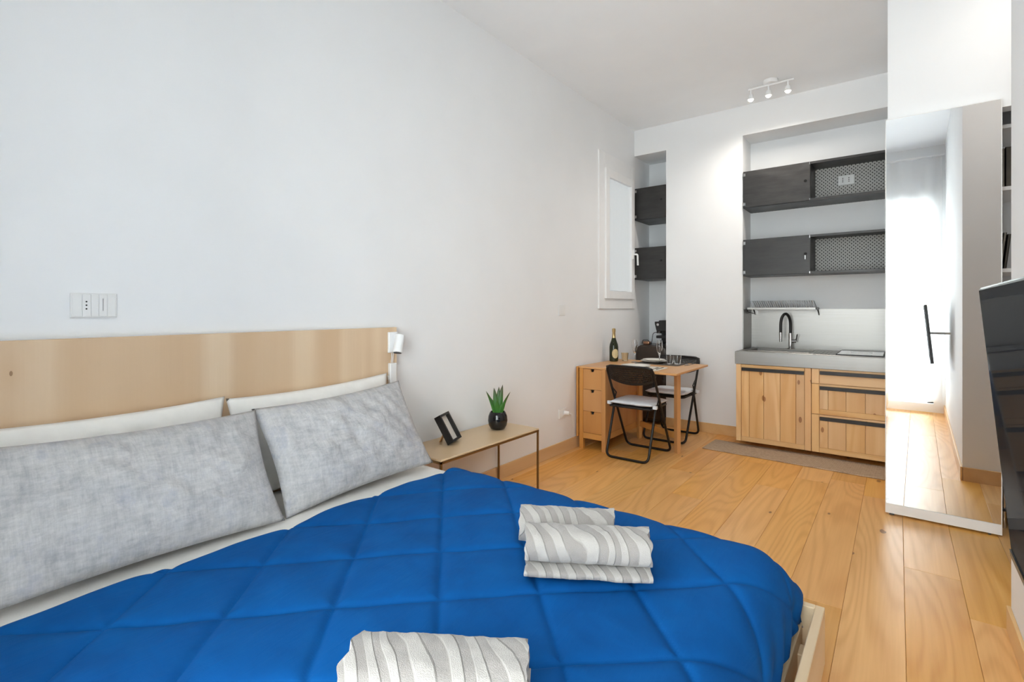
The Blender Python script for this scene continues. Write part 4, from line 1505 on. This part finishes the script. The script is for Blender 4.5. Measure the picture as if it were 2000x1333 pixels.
# ------------------------------------------------------------------ ceiling spot lamp
t = thing('ceiling_lamp', 'white ceiling lamp with three small lit spots', 'ceiling lamp', (1.447, 4.782, CEIL - 0.1))
MB().lathe([(0.0, -0.030), (0.052, -0.030), (0.058, -0.022), (0.058, 0.0)], (1.447, 4.782, CEIL - 0.0005), 28).build('canopy', M['white'], t, smooth=True)
MB().box(1.27, 1.625, 4.774, 4.790, CEIL - 0.046, CEIL - 0.0305).build('bar', M['white'], t, bevel=0.003)
for x in (1.288, 1.430, 1.580):
    MB().cyl((x, 4.782, CEIL - 0.046), (x, 4.785, CEIL - 0.085), 0.006, 8).build('arm', M['white'], t, smooth=True)
    sh = MB().lathe([(0.016, 0.0), (0.020, -0.004), (0.024, -0.035), (0.026, -0.045), (0.022, -0.045), (0.018, -0.01), (0.0, -0.008)], (x, 4.785, CEIL - 0.082), 20).build('spot_head', M['white'], t, smooth=True)
    MB().lathe([(0.0, -0.060), (0.012, -0.058), (0.020, -0.050), (0.020, -0.040), (0.012, -0.032)], (x, 4.785, CEIL - 0.082), 16).build('bulb', M['bulb'], sh, smooth=True)
    pl = bpy.data.lights.new('spot_bulb_light', 'SPOT')
    pl.spot_size = math.radians(168)
    pl.spot_blend = 1.0
    pl.energy = 18
    pl.color = (1.0, 0.93, 0.84)
    pl.shadow_soft_size = 0.03
    po = bpy.data.objects.new('spot_bulb_light', pl)
    COL.objects.link(po)
    po.location = (x, 4.785, CEIL - 0.185)

t = thing('ceiling_lamp', 'round flat fill light added on the corridor ceiling by the closet', 'ceiling lamp', (3.05, 3.35, CEIL - 0.03))  # unseen fill light, added to brighten the wall corner in the mirror
MB().lathe([(0.102, -0.001), (0.125, -0.004), (0.128, -0.024), (0.110, -0.028), (0.102, -0.026)], (3.05, 3.35, CEIL), 28, caps=False).build('rim', M['white'], t, smooth=True)
MB().lathe([(0.0, -0.022), (0.101, -0.022)], (3.05, 3.35, CEIL), 28, caps=False).build('fill_diffuser', M['corridor_fill'], t)

# ------------------------------------------------------------------ sliding mirror door
mx0, mx1, mh = 2.258, 2.771, 2.408
t = thing('mirror_door', 'tall sliding mirror door with a white bottom rail before the closet', 'mirror', ((mx0 + mx1) / 2, 3.806, 0.0))
t.rotation_euler = (0, 0, math.radians(-0.7))
hw = (mx1 - mx0) / 2
MB().box(-hw, hw, 0.002, 0.026, 0.012, mh).build('door_panel', M['white'], t, local=True)
MB().box(-hw + 0.004, hw - 0.004, -0.001, 0.0018, 0.070, mh - 0.004).build('mirror_glass', M['mirror'], t, local=True)
MB().box(-hw, hw, -0.004, 0.002, 0.012, 0.069).build('bottom_rail', M['white'], t, local=True, bevel=0.001)
m = MB().box(-hw, -hw + 0.004, -0.002, 0.002, 0.069, mh).box(hw - 0.004, hw, -0.002, 0.002, 0.069, mh).box(-hw, hw, -0.002, 0.002, mh - 0.004, mh)
m.build('edge_frame', M['whiteplastic'], t, local=True)
for x in (-hw + 0.03, hw - 0.05):
    MB().cyl((x, 0.004, 0.0075), (x, 0.020, 0.0075), 0.0072, 12).build('roller', M['rubber'], t, local=True)
MB().box(-hw + 0.020, -hw + 0.044, -0.006, 0.002, 0.004, 0.0115).build('floor_guide', M['rubber'], t, local=True)

# closet shelves and what stands on them
for z, lb in ((2.312, 'white closet shelf, the topmost one'), (1.956, 'white closet shelf carrying upright books'),
              (1.486, 'white closet shelf carrying a leaning book'), (0.95, 'white closet shelf below the leaning book')):
    tag(MB().box(2.352, 3.598, 3.99, 4.448, z - 0.022, z).build('closet_shelf', M['white'], bevel=0.001), lb, 'shelf', 'closet shelves')


def book(label, x, w_, h_, z, mt, tilt=0.0, y=4.02, d_=0.17):
    r = thing('book', label, 'book', (x, y + d_ / 2, z))
    r.rotation_euler = (0, tilt, 0)
    m_ = MB().box(0, w_, -d_ / 2, -d_ / 2 + 0.003, 0, h_).box(0, 0.003, -d_ / 2, d_ / 2, 0, h_).box(w_ - 0.003, w_, -d_ / 2, d_ / 2, 0, h_)
    m_.build('cover', mt, r, local=True)
    MB().box(0.003, w_ - 0.003, -d_ / 2 + 0.003, d_ / 2 - 0.005, 0.003, h_ - 0.004).build('pages', M['cream'], r, local=True)
    return r


book('tan book standing upright on the closet shelf', 2.772, 0.022, 0.215, 1.9565, M['spine_a'])
book('grey book standing between the tan and the dark book', 2.796, 0.012, 0.225, 1.9565, M['spine_c'])
book('dark book standing upright at the end of the book row', 2.810, 0.030, 0.232, 1.9565, M['spine_b'])
book('pale book leaning on the closet shelf below the book row', 2.782, 0.014, 0.21, 1.4868, M['spine_c'], tilt=0.10)
book('dark book leaning behind the pale leaning book', 2.800, 0.014, 0.20, 1.4868, M['spine_b'], tilt=0.10)
t = thing('shoe_rack', 'low shoe rack with chrome posts on the closet floor', 'shoe rack', (2.9, 4.2, 0))
for x in (2.80, 3.35):
    for y in (3.98, 4.35):
        MB().cyl((x, y, 0), (x, y, 0.32), 0.008, 10).build('post', M['chrome'], t, smooth=True)
for z in (0.10, 0.28):
    MB().box(2.78, 3.37, 3.96, 4.37, z, z + 0.012).build('tier', M['blackplastic'], t)

# ------------------------------------------------------------------ television
t = thing('television', 'black flat television tilted forward on a wall bracket', 'television', (2.53, 0.98, 1.0))
TW, TH, TT = 0.97, 0.562, 0.022
tl_ = math.atan2(0.050, 0.547)
up = Vector((-math.sin(tl_), 0, math.cos(tl_)))
nn = Vector((-math.cos(tl_), 0, -math.sin(tl_)))
yy = Vector((0, 1, 0))
ctr = Vector((2.482, 1.458 - TW / 2, 1.0165))
MB().obox(ctr - nn * (TT / 2 + 0.001), yy, up, nn, TW / 2, TH / 2, TT / 2).build('cabinet', M['tvframe'], t, bevel=0.003)
MB().obox(ctr + up * 0.005, yy, up, nn, TW / 2 - 0.006, TH / 2 - 0.011, 0.0008).build('screen', M['screen'], t)
MB().obox(ctr - up * (TH / 2 - 0.007), yy, up, nn, TW / 2, 0.007, 0.003).build('bottom_bezel', M['tvframe'], t)
MB().box(2.503, XT - 0.001, 0.965, 0.995, 1.0, 1.02).build('wall_bracket', M['white'], t)
